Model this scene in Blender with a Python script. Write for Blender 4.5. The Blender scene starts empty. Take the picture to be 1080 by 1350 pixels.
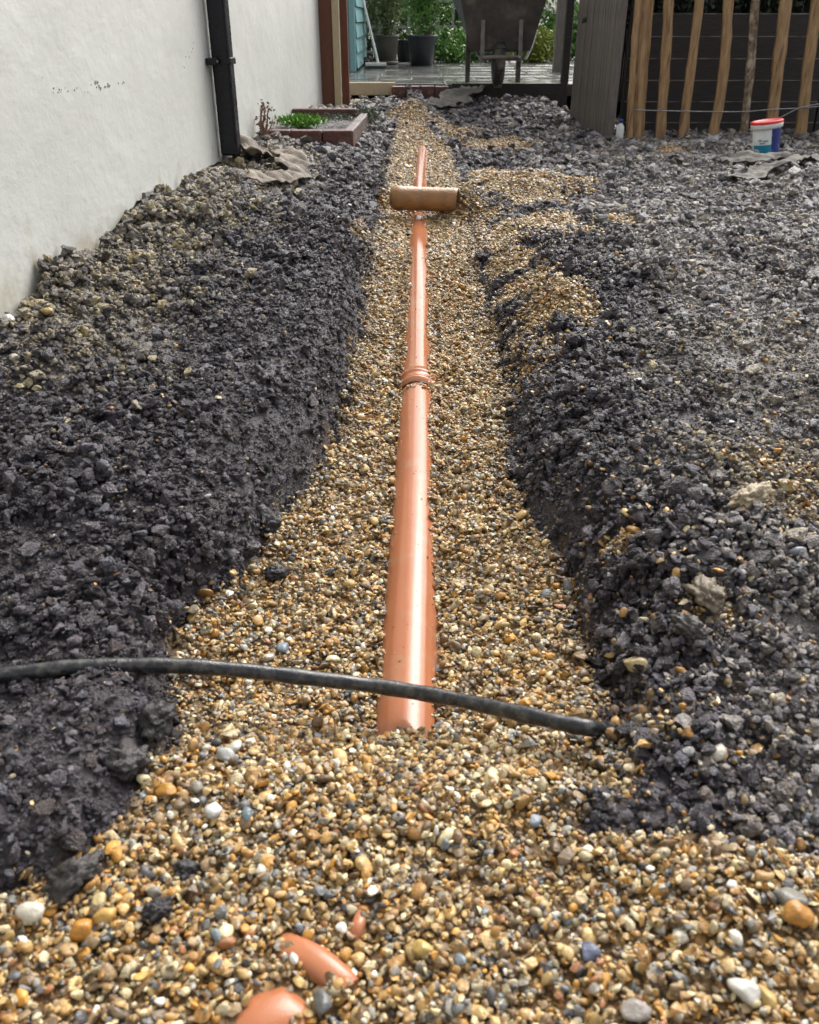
import bpy, bmesh, math, random
import numpy as np
from mathutils import Vector, Matrix, Euler

R = math.radians
random.seed(7)
rng = np.random.default_rng(11)
scene = bpy.context.scene
COL = scene.collection

# ------------------------------------------------------------------ camera
CAM_Z, PITCH, FPX = 0.80, 29.5, 1150.0
cam_d = bpy.data.cameras.new('camera')
cam_d.sensor_fit = 'HORIZONTAL'
cam_d.sensor_width = 36.0
cam_d.lens = 36.0 * FPX / 1080.0
cam_d.clip_start = 0.02
cam_d.clip_end = 600.0
cam_d.dof.use_dof = True
cam_d.dof.focus_distance = 2.6
cam_d.dof.aperture_fstop = 9.0
cam = bpy.data.objects.new('camera', cam_d)
cam.location = (0, 0, CAM_Z)
cam.rotation_euler = (R(90 - PITCH), 0, 0)
COL.objects.link(cam)
scene.camera = cam

# ------------------------------------------------------------------ sky and sun (overcast, wet day)
world = bpy.data.worlds.new('World')
scene.world = world
world.use_nodes = True
wn = world.node_tree
wn.nodes.clear()
sky = wn.nodes.new('ShaderNodeTexSky')
sky.sky_type = 'NISHITA'
sky.sun_disc = False
SUN_EL, SUN_AZ = 44.0, 26.0          # bright patch of cloud ahead and to the right
sky.sun_elevation = R(SUN_EL)
sky.sun_rotation = R(SUN_AZ)
sky.air_density = 1.0
sky.dust_density = 6.0
sky.ozone_density = 1.0
hs = wn.nodes.new('ShaderNodeHueSaturation')
hs.inputs['Saturation'].default_value = 0.25
bg = wn.nodes.new('ShaderNodeBackground')
bg.inputs['Strength'].default_value = 0.15
wo = wn.nodes.new('ShaderNodeOutputWorld')
wn.links.new(sky.outputs[0], hs.inputs['Color'])
wn.links.new(hs.outputs[0], bg.inputs['Color'])
wn.links.new(bg.outputs[0], wo.inputs['Surface'])

sun_d = bpy.data.lights.new('sun', 'SUN')
sun_d.energy = 0.55
sun_d.angle = R(30)
sun_d.color = (1.0, 0.97, 0.93)
sun = bpy.data.objects.new('sun', sun_d)
sun.rotation_euler = (R(-(90 - SUN_EL)), 0, R(-SUN_AZ))
COL.objects.link(sun)

vs = scene.view_settings
vs.view_transform = 'Standard'
vs.look = 'None'
vs.gamma = 1.0
vs.exposure = 1.0
vs.use_curve_mapping = False
scene.cycles.max_bounces = 6
scene.cycles.use_denoising = True

# ------------------------------------------------------------------ helpers
CT, ST = math.cos(R(PITCH)), math.sin(R(PITCH))
def ray(px, py):
    dx, dy = (px - 540) / FPX, (675 - py) / FPX
    return (dx, CT + dy * ST, -ST + dy * CT)
def at_z(px, py, z):
    d = ray(px, py); t = (z - CAM_Z) / d[2]
    return Vector((d[0] * t, d[1] * t, z))
def at_y(px, py, Y):
    d = ray(px, py); t = Y / d[1]
    return Vector((d[0] * t, Y, CAM_Z + d[2] * t))

def s2l(c):
    out = []
    for v in c:
        v = v / 255.0
        out.append(v / 12.92 if v <= 0.04045 else ((v + 0.055) / 1.055) ** 2.4)
    return tuple(out)

_lat = {}
def vnoise(x, y, scale, seed):
    """smooth value noise in [-1,1]"""
    if seed not in _lat:
        _lat[seed] = np.random.default_rng(1000 + seed).uniform(-1, 1, (128, 128))
    L = _lat[seed]
    X = np.asarray(x, float) / scale + 500.3; Y = np.asarray(y, float) / scale + 500.7
    xi = np.floor(X).astype(int); yi = np.floor(Y).astype(int)
    fx = X - xi; fy = Y - yi
    fx = fx * fx * (3 - 2 * fx); fy = fy * fy * (3 - 2 * fy)
    a = L[xi % 128, yi % 128]; b = L[(xi + 1) % 128, yi % 128]
    c = L[xi % 128, (yi + 1) % 128]; d = L[(xi + 1) % 128, (yi + 1) % 128]
    return (a * (1 - fx) + b * fx) * (1 - fy) + (c * (1 - fx) + d * fx) * fy
def sstep(a, b, x):
    t = np.clip((np.asarray(x, float) - a) / (b - a), 0, 1)
    return t * t * (3 - 2 * t)

def tag(o, label=None, cat=None, group=None, kind=None):
    if label: o['label'] = label
    if cat: o['category'] = cat
    if group: o['group'] = group
    if kind: o['kind'] = kind
    return o

def empty(name, loc, label, cat, group=None, rz=0.0):
    o = bpy.data.objects.new(name, None)
    o.location = loc; o.rotation_euler = (0, 0, rz)
    o.empty_display_size = 0.1
    COL.objects.link(o)
    tag(o, label, cat, group)
    return o

class MB:
    """collects shapes, builds ONE mesh object (coordinates local to parent)"""
    def __init__(s): s.v = []; s.f = []; s.sm = []
    def add(s, vs_, fs_, smooth=False):
        n = len(s.v)
        s.v += [tuple(v) for v in vs_]
        for f in fs_:
            s.f.append(tuple(i + n for i in f)); s.sm.append(smooth)
        return s
    def box(s, c, size, rot=None, taper=1.0):
        x, y, z = [q / 2 for q in size]
        vs_ = [(-x, -y, -z), (x, -y, -z), (x, y, -z), (-x, y, -z),
               (-x * taper, -y * taper, z), (x * taper, -y * taper, z), (x * taper, y * taper, z), (-x * taper, y * taper, z)]
        M = rot if rot is not None else Matrix.Identity(3)
        c = Vector(c)
        vs_ = [M @ Vector(v) + c for v in vs_]
        return s.add(vs_, [(0, 3, 2, 1), (4, 5, 6, 7), (0, 1, 5, 4), (1, 2, 6, 5), (2, 3, 7, 6), (3, 0, 4, 7)])
    def tube(s, pts, rad, n=12, smooth=True, sq=1.0, caps=True, jitter=0.0, seed=0):
        rr = random.Random(seed)
        pts = [Vector(p) for p in pts]
        if not hasattr(rad, '__len__'): rad = [rad] * len(pts)
        rings = []
        ref = None
        for i, p in enumerate(pts):
            t = (pts[min(i + 1, len(pts) - 1)] - pts[max(i - 1, 0)]).normalized()
            if ref is None:
                ref = Vector((0, 0, 1)) if abs(t.z) < 0.9 else Vector((1, 0, 0))
            u = (ref - t * ref.dot(t)).normalized(); w = t.cross(u); ref = u
            ring = []
            for k in range(n):
                a = 2 * math.pi * k / n
                r = rad[i] * (1 + rr.uniform(-jitter, jitter))
                ring.append(p + u * math.cos(a) * r + w * math.sin(a) * r * sq)
            rings.append(ring)
        vs_ = [v for r_ in rings for v in r_]
        fs_ = []
        for i in range(len(pts) - 1):
            for k in range(n):
                k2 = (k + 1) % n
                fs_.append((i * n + k, i * n + k2, (i + 1) * n + k2, (i + 1) * n + k))
        s.add(vs_, fs_, smooth)
        if caps:
            s.add(rings[0], [tuple(reversed(range(n)))])
            s.add(rings[-1], [tuple(range(n))])
        return s
    def lathe(s, prof, n=32, center=(0, 0, 0), smooth=True, closed=False):
        c = Vector(center)
        vs_ = []; fs_ = []
        for (r, z) in prof:
            for k in range(n):
                a = 2 * math.pi * k / n
                vs_.append(c + Vector((r * math.cos(a), r * math.sin(a), z)))
        for i in range(len(prof) - 1):
            for k in range(n):
                k2 = (k + 1) % n
                fs_.append((i * n + k, i * n + k2, (i + 1) * n + k2, (i + 1) * n + k))
        return s.add(vs_, fs_, smooth)
    def build(s, name, mat, parent=None, bevel=0.0, loc=None, seg=2):
        me = bpy.data.meshes.new(name)
        me.from_pydata(s.v, [], s.f)
        me.polygons.foreach_set('use_smooth', s.sm)
        me.materials.append(mat)
        me.validate(); me.update()
        o = bpy.data.objects.new(name, me)
        COL.objects.link(o)
        if loc is not None: o.location = loc
        if parent is not None: o.parent = parent
        if bevel > 0:
            b = o.modifiers.new('bevel', 'BEVEL'); b.width = bevel; b.segments = seg; b.limit_method = 'ANGLE'; b.angle_limit = R(35)
        return o

def np_mesh(name, verts, quads, mat, parent=None, smooth=False, tris=False):
    me = bpy.data.meshes.new(name)
    k = 3 if tris else 4
    verts = np.asarray(verts, np.float32); quads = np.asarray(quads, np.int32)
    me.vertices.add(len(verts)); me.vertices.foreach_set('co', verts.ravel())
    me.loops.add(quads.size); me.loops.foreach_set('vertex_index', quads.ravel())
    me.polygons.add(len(quads))
    me.polygons.foreach_set('loop_start', np.arange(len(quads), dtype=np.int32) * k)
    me.polygons.foreach_set('loop_total', np.full(len(quads), k, np.int32))
    me.polygons.foreach_set('use_smooth', np.full(len(quads), smooth))
    me.update(calc_edges=True); me.validate()
    me.materials.append(mat)
    o = bpy.data.objects.new(name, me)
    COL.objects.link(o)
    if parent is not None: o.parent = parent
    return o

# ------------------------------------------------------------------ materials
def mat(name, col, rough=0.6, col2=None, nscale=20.0, bump=0.0, bscale=60.0, metal=0.0, rvar=0.0, coat=0.0,
        stretch=(1, 1, 1), detail=6.0, col3=None, n3scale=3.0, n3lo=0.5, n3hi=0.7, bdist=0.01, spec=0.5, coords='Object'):
    m = bpy.data.materials.new(name)
    m.use_nodes = True
    nt = m.node_tree; N = nt.nodes; L = nt.links
    b = N['Principled BSDF']
    b.inputs['Roughness'].default_value = rough
    b.inputs['Metallic'].default_value = metal
    b.inputs['Specular IOR Level'].default_value = spec
    if coat:
        b.inputs['Coat Weight'].default_value = coat
        b.inputs['Coat Roughness'].default_value = 0.08
    tc = N.new('ShaderNodeTexCoord')
    mp = N.new('ShaderNodeMapping'); mp.inputs['Scale'].default_value = stretch
    L.new(tc.outputs[coords], mp.inputs['Vector'])
    n1 = N.new('ShaderNodeTexNoise'); n1.inputs['Scale'].default_value = nscale; n1.inputs['Detail'].default_value = detail
    L.new(mp.outputs[0], n1.inputs['Vector'])
    rmp = N.new('ShaderNodeValToRGB')
    rmp.color_ramp.elements[0].position = 0.3; rmp.color_ramp.elements[1].position = 0.7
    c2 = col2 if col2 is not None else tuple(min(1, c * 0.8) for c in col)
    rmp.color_ramp.elements[0].color = (*c2, 1); rmp.color_ramp.elements[1].color = (*col, 1)
    L.new(n1.outputs['Fac'], rmp.inputs['Fac'])
    out = rmp.outputs['Color']
    if col3 is not None:
        n3 = N.new('ShaderNodeTexNoise'); n3.inputs['Scale'].default_value = n3scale; n3.inputs['Detail'].default_value = 8
        L.new(mp.outputs[0], n3.inputs['Vector'])
        r3 = N.new('ShaderNodeMapRange'); r3.inputs[1].default_value = n3lo; r3.inputs[2].default_value = n3hi
        L.new(n3.outputs['Fac'], r3.inputs[0])
        mx = N.new('ShaderNodeMix'); mx.data_type = 'RGBA'
        L.new(r3.outputs[0], mx.inputs['Factor']); L.new(out, mx.inputs['A']); mx.inputs['B'].default_value = (*col3, 1)
        out = mx.outputs['Result']
    L.new(out, b.inputs['Base Color'])
    if rvar:
        rr = N.new('ShaderNodeMapRange'); rr.inputs[3].default_value = max(0.02, rough - rvar); rr.inputs[4].default_value = min(1, rough + rvar)
        nr = N.new('ShaderNodeTexNoise'); nr.inputs['Scale'].default_value = nscale * 0.7; nr.inputs['Detail'].default_value = 4
        L.new(mp.outputs[0], nr.inputs['Vector'])
        rr.inputs[1].default_value = 0.3; rr.inputs[2].default_value = 0.7
        L.new(nr.outputs['Fac'], rr.inputs[0]); L.new(rr.outputs[0], b.inputs['Roughness'])
    if bump:
        nb = N.new('ShaderNodeTexNoise'); nb.inputs['Scale'].default_value = bscale; nb.inputs['Detail'].default_value = 8
        L.new(mp.outputs[0], nb.inputs['Vector'])
        bp = N.new('ShaderNodeBump'); bp.inputs['Strength'].default_value = bump; bp.inputs['Distance'].default_value = bdist
        L.new(nb.outputs['Fac'], bp.inputs['Height']); L.new(bp.outputs[0], b.inputs['Normal'])
    return m

def inst_mat(name, rough, rvar, nscale, bump, bscale, lo=0.7, hi=1.2):
    """material of scattered pieces: colour comes from each piece's own attribute"""
    m = bpy.data.materials.new(name); m.use_nodes = True
    nt = m.node_tree; N = nt.nodes; L = nt.links
    b = N['Principled BSDF']
    at = N.new('ShaderNodeAttribute'); at.attribute_type = 'INSTANCER'; at.attribute_name = 'col'
    tc = N.new('ShaderNodeTexCoord')
    oi = N.new('ShaderNodeObjectInfo')
    va = N.new('ShaderNodeVectorMath'); va.operation = 'ADD'
    cm = N.new('ShaderNodeCombineXYZ')
    ml = N.new('ShaderNodeMath'); ml.operation = 'MULTIPLY'; ml.inputs[1].default_value = 37.0
    L.new(oi.outputs['Random'], ml.inputs[0]); L.new(ml.outputs[0], cm.inputs[0]); L.new(ml.outputs[0], cm.inputs[2])
    L.new(tc.outputs['Object'], va.inputs[0]); L.new(cm.outputs[0], va.inputs[1])
    n1 = N.new('ShaderNodeTexNoise'); n1.inputs['Scale'].default_value = nscale; n1.inputs['Detail'].default_value = 5
    L.new(va.outputs[0], n1.inputs['Vector'])
    mr = N.new('ShaderNodeMapRange'); mr.inputs[1].default_value = 0.3; mr.inputs[2].default_value = 0.7
    mr.inputs[3].default_value = lo; mr.inputs[4].default_value = hi
    L.new(n1.outputs['Fac'], mr.inputs[0])
    vm = N.new('ShaderNodeVectorMath'); vm.operation = 'SCALE'
    L.new(at.outputs['Color'], vm.inputs[0]); L.new(mr.outputs[0], vm.inputs['Scale'])  # thin light strip: sky-lit ledge of the board, put in as colour
    L.new(vm.outputs[0], b.inputs['Base Color'])
    rr = N.new('ShaderNodeMapRange'); rr.inputs[1].default_value = 0.35; rr.inputs[2].default_value = 0.65
    rr.inputs[3].default_value = rough + rvar; rr.inputs[4].default_value = max(0.05, rough - rvar)
    L.new(n1.outputs['Fac'], rr.inputs[0]); L.new(rr.outputs[0], b.inputs['Roughness'])
    nb = N.new('ShaderNodeTexNoise'); nb.inputs['Scale'].default_value = bscale; nb.inputs['Detail'].default_value = 6
    L.new(va.outputs[0], nb.inputs['Vector'])
    bp = N.new('ShaderNodeBump'); bp.inputs['Strength'].default_value = bump; bp.inputs['Distance'].default_value = 0.15
    L.new(nb.outputs['Fac'], bp.inputs['Height']); L.new(bp.outputs[0], b.inputs['Normal'])
    return m

M = {}
M['soil'] = mat('wet_soil', (0.030, 0.026, 0.026), 0.55, (0.012, 0.010, 0.011), 25, 1.0, 90, rvar=0.25, bdist=0.02)
M['sand'] = mat('sand', (0.17, 0.13, 0.08), 0.7, (0.09, 0.065, 0.04), 40, 0.8, 120)
M['pipe'] = mat('orange_plastic', (0.40, 0.150, 0.070), 0.11, (0.36, 0.132, 0.060), 6, 0.10, 260, rvar=0.04, bdist=0.002, spec=0.30,
                col3=(0.36, 0.19, 0.11), n3scale=16, n3lo=0.54, n3hi=0.8)
M['pipe_old'] = mat('ochre_clay', (0.37, 0.185, 0.065), 0.38, (0.25, 0.12, 0.045), 18, 0.3, 80, col3=(0.12, 0.085, 0.055), n3scale=11, n3lo=0.50, n3hi=0.72)
M['hose'] = mat('black_hose', (0.016, 0.018, 0.022), 0.30, (0.010, 0.011, 0.013), 60, 0.3, 220, rvar=0.12,
                col3=(0.11, 0.10, 0.085), n3scale=70, n3lo=0.46, n3hi=0.80, bdist=0.003)
M['brown_wood'] = mat('brown_painted_wood', (0.17, 0.055, 0.025), 0.5, (0.10, 0.032, 0.016), 30, 0.4, 90, stretch=(6, 6, 0.5))
M['cream_wood'] = mat('cream_wood', (0.52, 0.42, 0.26), 0.55, (0.40, 0.31, 0.18), 30, 0.3, 90, stretch=(6, 6, 0.5))
M['black_plastic'] = mat('black_plastic', (0.007, 0.007, 0.011), 0.30, (0.010, 0.010, 0.015), 30, 0.1, 60, rvar=0.08, spec=0.3)
M['blue_wood'] = mat('blue_green_painted_wood', (0.20, 0.37, 0.38), 0.45, (0.16, 0.31, 0.32), 10, 0.2, 60, stretch=(1, 1, 6))
M['grey_wood'] = mat('weathered_grey_wood', (0.20, 0.175, 0.150), 0.6, (0.10, 0.085, 0.072), 22, 0.6, 80, stretch=(5, 5, 0.4))
M['stake'] = mat('cleft_chestnut', (0.46, 0.295, 0.145), 0.55, (0.25, 0.14, 0.06), 16, 0.7, 60, stretch=(4, 4, 0.5),
                 col3=(0.10, 0.05, 0.025), n3scale=9, n3lo=0.56, n3hi=0.74)
M['bark_stake'] = mat('barky_chestnut', (0.33, 0.24, 0.15), 0.65, (0.06, 0.04, 0.03), 24, 1.0, 70, stretch=(2, 2, 1),
                      col3=(0.45, 0.36, 0.26), n3scale=13, n3lo=0.52, n3hi=0.62)
M['dark_board'] = mat('dark_stained_board', (0.036, 0.026, 0.022), 0.5, (0.016, 0.012, 0.011), 20, 0.6, 70, stretch=(0.5, 4, 4))
M['board_lip'] = mat('sky_lit_board_edge', (0.30, 0.27, 0.24), 0.6, (0.03, 0.025, 0.02), 9, 0.4, 70)  # pale colour paints in the sky light caught by board tops
M['wire'] = mat('galvanised_wire', (0.42, 0.42, 0.42), 0.35, (0.22, 0.21, 0.2), 30, metal=0.7)
M['brick'] = mat('dark_red_brick', (0.13, 0.045, 0.03), 0.5, (0.065, 0.026, 0.022), 35, 0.6, 90, col3=(0.22, 0.17, 0.13), n3scale=12, n3lo=0.6, n3hi=0.75)
M['concrete'] = mat('grey_concrete', (0.25, 0.235, 0.21), 0.6, (0.13, 0.12, 0.105), 35, 0.6, 90)
M['kerb'] = mat('stained_kerb', (0.17, 0.13, 0.11), 0.55, (0.075, 0.05, 0.042), 24, 0.7, 80)
M['slab'] = mat('wet_paving', (0.20, 0.205, 0.19), 0.13, (0.12, 0.125, 0.115), 9, 0.22, 30, rvar=0.09, bdist=0.003,
                col3=(0.06, 0.062, 0.05), n3scale=2.5, n3lo=0.5, n3hi=0.7)
M['mortar'] = mat('mortar', (0.11, 0.105, 0.095), 0.6, (0.07, 0.065, 0.06), 30, 0.5, 60)
M['felt'] = mat('grey_felt', (0.19, 0.175, 0.15), 0.75, (0.11, 0.10, 0.085), 12, 0.6, 160, col3=(0.055, 0.05, 0.043), n3scale=7, n3lo=0.55, n3hi=0.75)
M['felt_buff'] = mat('muddy_felt', (0.30, 0.255, 0.20), 0.75, (0.16, 0.13, 0.10), 14, 0.6, 160, col3=(0.07, 0.058, 0.048), n3scale=8, n3lo=0.52, n3hi=0.72)
M['steel'] = mat('rusty_dark_steel', (0.075, 0.066, 0.06), 0.5, (0.035, 0.031, 0.029), 14, 0.3, 60, col3=(0.17, 0.14, 0.115), n3scale=6, n3lo=0.55, n3hi=0.75)
M['steel_worn'] = mat('worn_grey_steel', (0.19, 0.175, 0.155), 0.45, (0.09, 0.08, 0.07), 20, 0.3, 60)
M['rubber'] = mat('muddy_rubber', (0.04, 0.037, 0.034), 0.6, (0.022, 0.02, 0.019), 16, 0.4, 60, col3=(0.20, 0.18, 0.15), n3scale=8, n3lo=0.5, n3hi=0.66)
M['pot_grey'] = mat('taupe_pot', (0.155, 0.135, 0.115), 0.55, (0.12, 0.105, 0.09), 9, 0.15, 60)
M['pot_dark'] = mat('charcoal_pot', (0.035, 0.037, 0.045), 0.4, (0.024, 0.025, 0.03), 9, 0.15, 60)
M['white_pl'] = mat('white_plastic', (0.72, 0.72, 0.70), 0.35, (0.6, 0.6, 0.57), 20)
M['red_pl'] = mat('red_plastic', (0.68, 0.022, 0.024), 0.4, (0.58, 0.02, 0.02), 20, 0.15, 120)
M['blue_print'] = mat('blue_label', (0.018, 0.035, 0.20), 0.4, (0.014, 0.028, 0.16), 20, col3=(0.10, 0.2, 0.45), n3scale=30, n3lo=0.62, n3hi=0.68)
M['teal_print'] = mat('teal_label', (0.02, 0.27, 0.42), 0.35, (0.02, 0.22, 0.36), 20, col3=(0.16, 0.5, 0.6), n3scale=40, n3lo=0.6, n3hi=0.66)
M['dark_print'] = mat('dark_label', (0.10, 0.17, 0.22), 0.4, (0.3, 0.36, 0.38), 60)
M['lawn'] = mat('lawn', (0.06, 0.10, 0.03), 0.7, (0.04, 0.065, 0.02), 15, 0.6, 60)
M['stem'] = mat('brown_stem', (0.11, 0.08, 0.055), 0.7, (0.06, 0.045, 0.03), 30, 0.4, 60)
M['dry'] = mat('dry_stem', (0.26, 0.17, 0.12), 0.7, (0.15, 0.09, 0.06), 30)
M['fence_far'] = mat('pale_trellis', (0.40, 0.39, 0.35), 0.6, (0.28, 0.27, 0.24), 12, 0.3, 40)
M['stuc'] = mat('pale_house_front', (0.62, 0.60, 0.54), 0.7, (0.55, 0.53, 0.48), 5)

def leaf_mat(name, c1, c2, rough=0.4):
    m = bpy.data.materials.new(name); m.use_nodes = True
    nt = m.node_tree; N = nt.nodes; L = nt.links; b = N['Principled BSDF']
    g = N.new('ShaderNodeNewGeometry'); r = N.new('ShaderNodeValToRGB')
    r.color_ramp.elements[0].color = (*c1, 1); r.color_ramp.elements[1].color = (*c2, 1)
    L.new(g.outputs['Random Per Island'], r.inputs['Fac']); L.new(r.outputs['Color'], b.inputs['Base Color'])
    b.inputs['Roughness'].default_value = rough
    b.inputs['Transmission Weight'].default_value = 0.0
    b.inputs['Subsurface Weight'].default_value = 0.0
    return m
M['leaf_dark'] = leaf_mat('dark_ivy_leaf', (0.012, 0.022, 0.012), (0.045, 0.065, 0.035), 0.3)
M['leaf_mid'] = leaf_mat('green_leaf', (0.06, 0.15, 0.025), (0.20, 0.36, 0.075), 0.4)
M['leaf_bamboo'] = leaf_mat('olive_leaf', (0.08, 0.13, 0.04), (0.32, 0.36, 0.15), 0.4)
M['leaf_bright'] = leaf_mat('fresh_leaf', (0.07, 0.20, 0.015), (0.20, 0.40, 0.05), 0.45)
M['leaf_yellow'] = leaf_mat('yellow_green_leaf', (0.12, 0.17, 0.02), (0.33, 0.36, 0.06), 0.45)
M['leaf_dull'] = leaf_mat('dull_leaf', (0.05, 0.065, 0.04), (0.13, 0.15, 0.095), 0.5)

# white painted render with a line of pits and faint grime
def wall_mat():
    m = bpy.data.materials.new('white_painted_render'); m.use_nodes = True
    nt = m.node_tree; N = nt.nodes; L = nt.links; b = N['Principled BSDF']
    b.inputs['Roughness'].default_value = 0.55
    g = N.new('ShaderNodeNewGeometry')
    mp = N.new('ShaderNodeMapping'); mp.inputs['Scale'].default_value = (1, 0.8, 1.1)
    L.new(g.outputs['Position'], mp.inputs['Vector'])
    n1 = N.new('ShaderNodeTexNoise'); n1.inputs['Scale'].default_value = 2.2; n1.inputs['Detail'].default_value = 8
    L.new(mp.outputs[0], n1.inputs['Vector'])
    r1 = N.new('ShaderNodeValToRGB')
    r1.color_ramp.elements[0].position = 0.3; r1.color_ramp.elements[1].position = 0.7
    r1.color_ramp.elements[0].color = (0.52, 0.53, 0.49, 1); r1.color_ramp.elements[1].color = (0.595, 0.607, 0.575, 1)
    L.new(n1.outputs['Fac'], r1.inputs['Fac'])
    # small scuffs
    n2 = N.new('ShaderNodeTexNoise'); n2.inputs['Scale'].default_value = 38; n2.inputs['Detail'].default_value = 5
    L.new(mp.outputs[0], n2.inputs['Vector'])
    r2 = N.new('ShaderNodeMapRange'); r2.inputs[1].default_value = 0.69; r2.inputs[2].default_value = 0.76; r2.inputs[4].default_value = 0.5
    L.new(n2.outputs['Fac'], r2.inputs[0])
    # dirt splash: noise stains low on the wall
    n4 = N.new('ShaderNodeTexNoise'); n4.inputs['Scale'].default_value = 11; n4.inputs['Detail'].default_value = 8
    L.new(g.outputs['Position'], n4.inputs['Vector'])
    sp = N.new('ShaderNodeSeparateXYZ'); L.new(g.outputs['Position'], sp.inputs[0])
    zr = N.new('ShaderNodeMapRange'); zr.inputs[1].default_value = 0.46; zr.inputs[2].default_value = 0.12; zr.inputs[3].default_value = -0.35; zr.inputs[4].default_value = 0.22
    L.new(sp.outputs['Z'], zr.inputs[0])
    ad = N.new('ShaderNodeMath'); ad.operation = 'ADD'; L.new(n4.outputs['Fac'], ad.inputs[0]); L.new(zr.outputs[0], ad.inputs[1])
    sr = N.new('ShaderNodeMapRange'); sr.inputs[1].default_value = 0.46; sr.inputs[2].default_value = 0.76; sr.inputs[4].default_value = 0.75
    L.new(ad.outputs[0], sr.inputs[0])
    mx = N.new('ShaderNodeMix'); mx.data_type = 'RGBA'; L.new(r2.outputs[0], mx.inputs['Factor'])
    L.new(r1.outputs['Color'], mx.inputs['A']); mx.inputs['B'].default_value = (0.34, 0.34, 0.32, 1)
    mx2 = N.new('ShaderNodeMix'); mx2.data_type = 'RGBA'; L.new(sr.outputs[0], mx2.inputs['Factor'])
    L.new(mx.outputs['Result'], mx2.inputs['A']); mx2.inputs['B'].default_value = (0.36, 0.32, 0.23, 1)
    L.new(mx2.outputs['Result'], b.inputs['Base Color'])
    nb = N.new('ShaderNodeTexNoise'); nb.inputs['Scale'].default_value = 7; nb.inputs['Detail'].default_value = 9; nb.inputs['Roughness'].default_value = 0.62
    L.new(mp.outputs[0], nb.inputs['Vector'])
    bp = N.new('ShaderNodeBump'); bp.inputs['Strength'].default_value = 0.34; bp.inputs['Distance'].default_value = 0.02
    L.new(nb.outputs['Fac'], bp.inputs['Height']); L.new(bp.outputs[0], b.inputs['Normal'])
    return m
M['render'] = wall_mat()

# ------------------------------------------------------------------ ground shape
PIPE_R = 0.055
def pipe_axis(y):
    y = np.asarray(y, float)
    ztop = -0.175 + (y - 1.14) * 0.0449 + np.clip(y - 4.3, 0, 9) * 0.004
    x = -0.004 + (y - 1.14) * 0.0172
    return x, ztop - PIPE_R
def floor_z(y):
    """level of the gravel bed along the trench"""
    y = np.asarray(y, float)
    _, za = pipe_axis(np.clip(y, 1.0, 6.4))
    near = -0.118 + 0.02 * (y < 0)
    t = sstep(1.13, 0.80, y)
    z = (za + 0.020) * (1 - t) + near * t
    z = z + 0.21 * sstep(6.0, 7.9, y) + 0.014 * sstep(3.4, 3.9, y)
    return z
def px_floor(px, py):
    z = -0.15
    for _ in range(25):
        p = at_z(px, py, z); z = 0.5 * z + 0.5 * (float(floor_z(p.y)) + 0.022)
    return at_z(px, py, z)
LEFT = [(585, 134), (540, 139), (526, 150), (518, 175), (510, 215), (499, 280), (490, 330), (482, 380), (476, 430), (469, 480), (458, 530), (443, 580), (422, 615), (396, 645),
        (368, 690), (330, 750), (272, 800), (236, 850), (215, 900), (228, 940), (228, 990), (185, 1050), (130, 1110), (70, 1150), (0, 1185), (-120, 1220), (-420, 1270)]
RIGHT = [(540, 134), (552, 139), (562, 150), (570, 168), (594, 188), (610, 240), (622, 300), (628, 350), (640, 400), (655, 450), (666, 500), (672, 560), (682, 610), (698, 660), (718, 720), (736, 770),
         (748, 830), (774, 890), (794, 950), (784, 1010), (752, 1060), (742, 1095), (800, 1125), (900, 1140), (1000, 1118), (1001, 1119), (1110, 1135), (1500, 1150)]
def curve(pts):
    P = sorted([(px_floor(*p).y, px_floor(*p).x) for p in pts])
    return np.array([p[0] for p in P]), np.array([p[1] for p in P])
LY, LX = curve(LEFT); RY, RX = curve(RIGHT)
def x_left(y):  return np.interp(y, LY, LX) + vnoise(y, y * 0, 0.11, 3) * 0.018
def x_right(y): return np.interp(y, RY, RX) + vnoise(y, y * 0, 0.13, 4) * 0.02
WX0, WY0, WK = -1.0, 2.13, 0.0542           # face line of the house wall
def wall_x(y): return WX0 + WK * (np.asarray(y, float) - WY0)
PATIO_Y, PATIO_Z = 8.57, 0.30

MOUNDS = []      # (x, y, radius, height)
def mound(px, py, z, r, h):
    p = at_z(px, py, z); MOUNDS.append((p.x, p.y, r, h))
mound(440, 420, 0.05, 0.22, 0.03); mound(150, 650, 0.0, 0.30, 0.03); mound(130, 800, -0.03, 0.16, 0.03)
mound(60, 1000, -0.08, 0.14, 0.035); mound(190, 960, -0.09, 0.06, 0.03)
mound(720, 385, 0.02, 0.18, 0.055); mound(700, 240, 0.03, 0.30, 0.06); mound(650, 150, 0.15, 0.30, 0.04)
mound(545, 160, 0.12, 0.22, 0.06); mound(900, 800, 0.0, 0.25, 0.03); mound(960, 1180, -0.1, 0.12, 0.025); mound(760, 345, 0.03, 0.07, -0.05)
mound(60, 370, 0.17, 0.16, 0.045); mound(0, 440, 0.17, 0.2, 0.03); mound(950, 700, 0, 0.12, 0.025); mound(790, 870, -0.05, 0.12, 0.02)
mound(616, 262, 0.04, 0.12, 0.13); mound(503, 262, 0.0, 0.10, 0.07); mound(553, 276, -.03, 0.085, 0.055); mound(840, 620, 0, 0.3, 0.03); mound(620, 205, 0.0, 0.10, -0.05)

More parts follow.
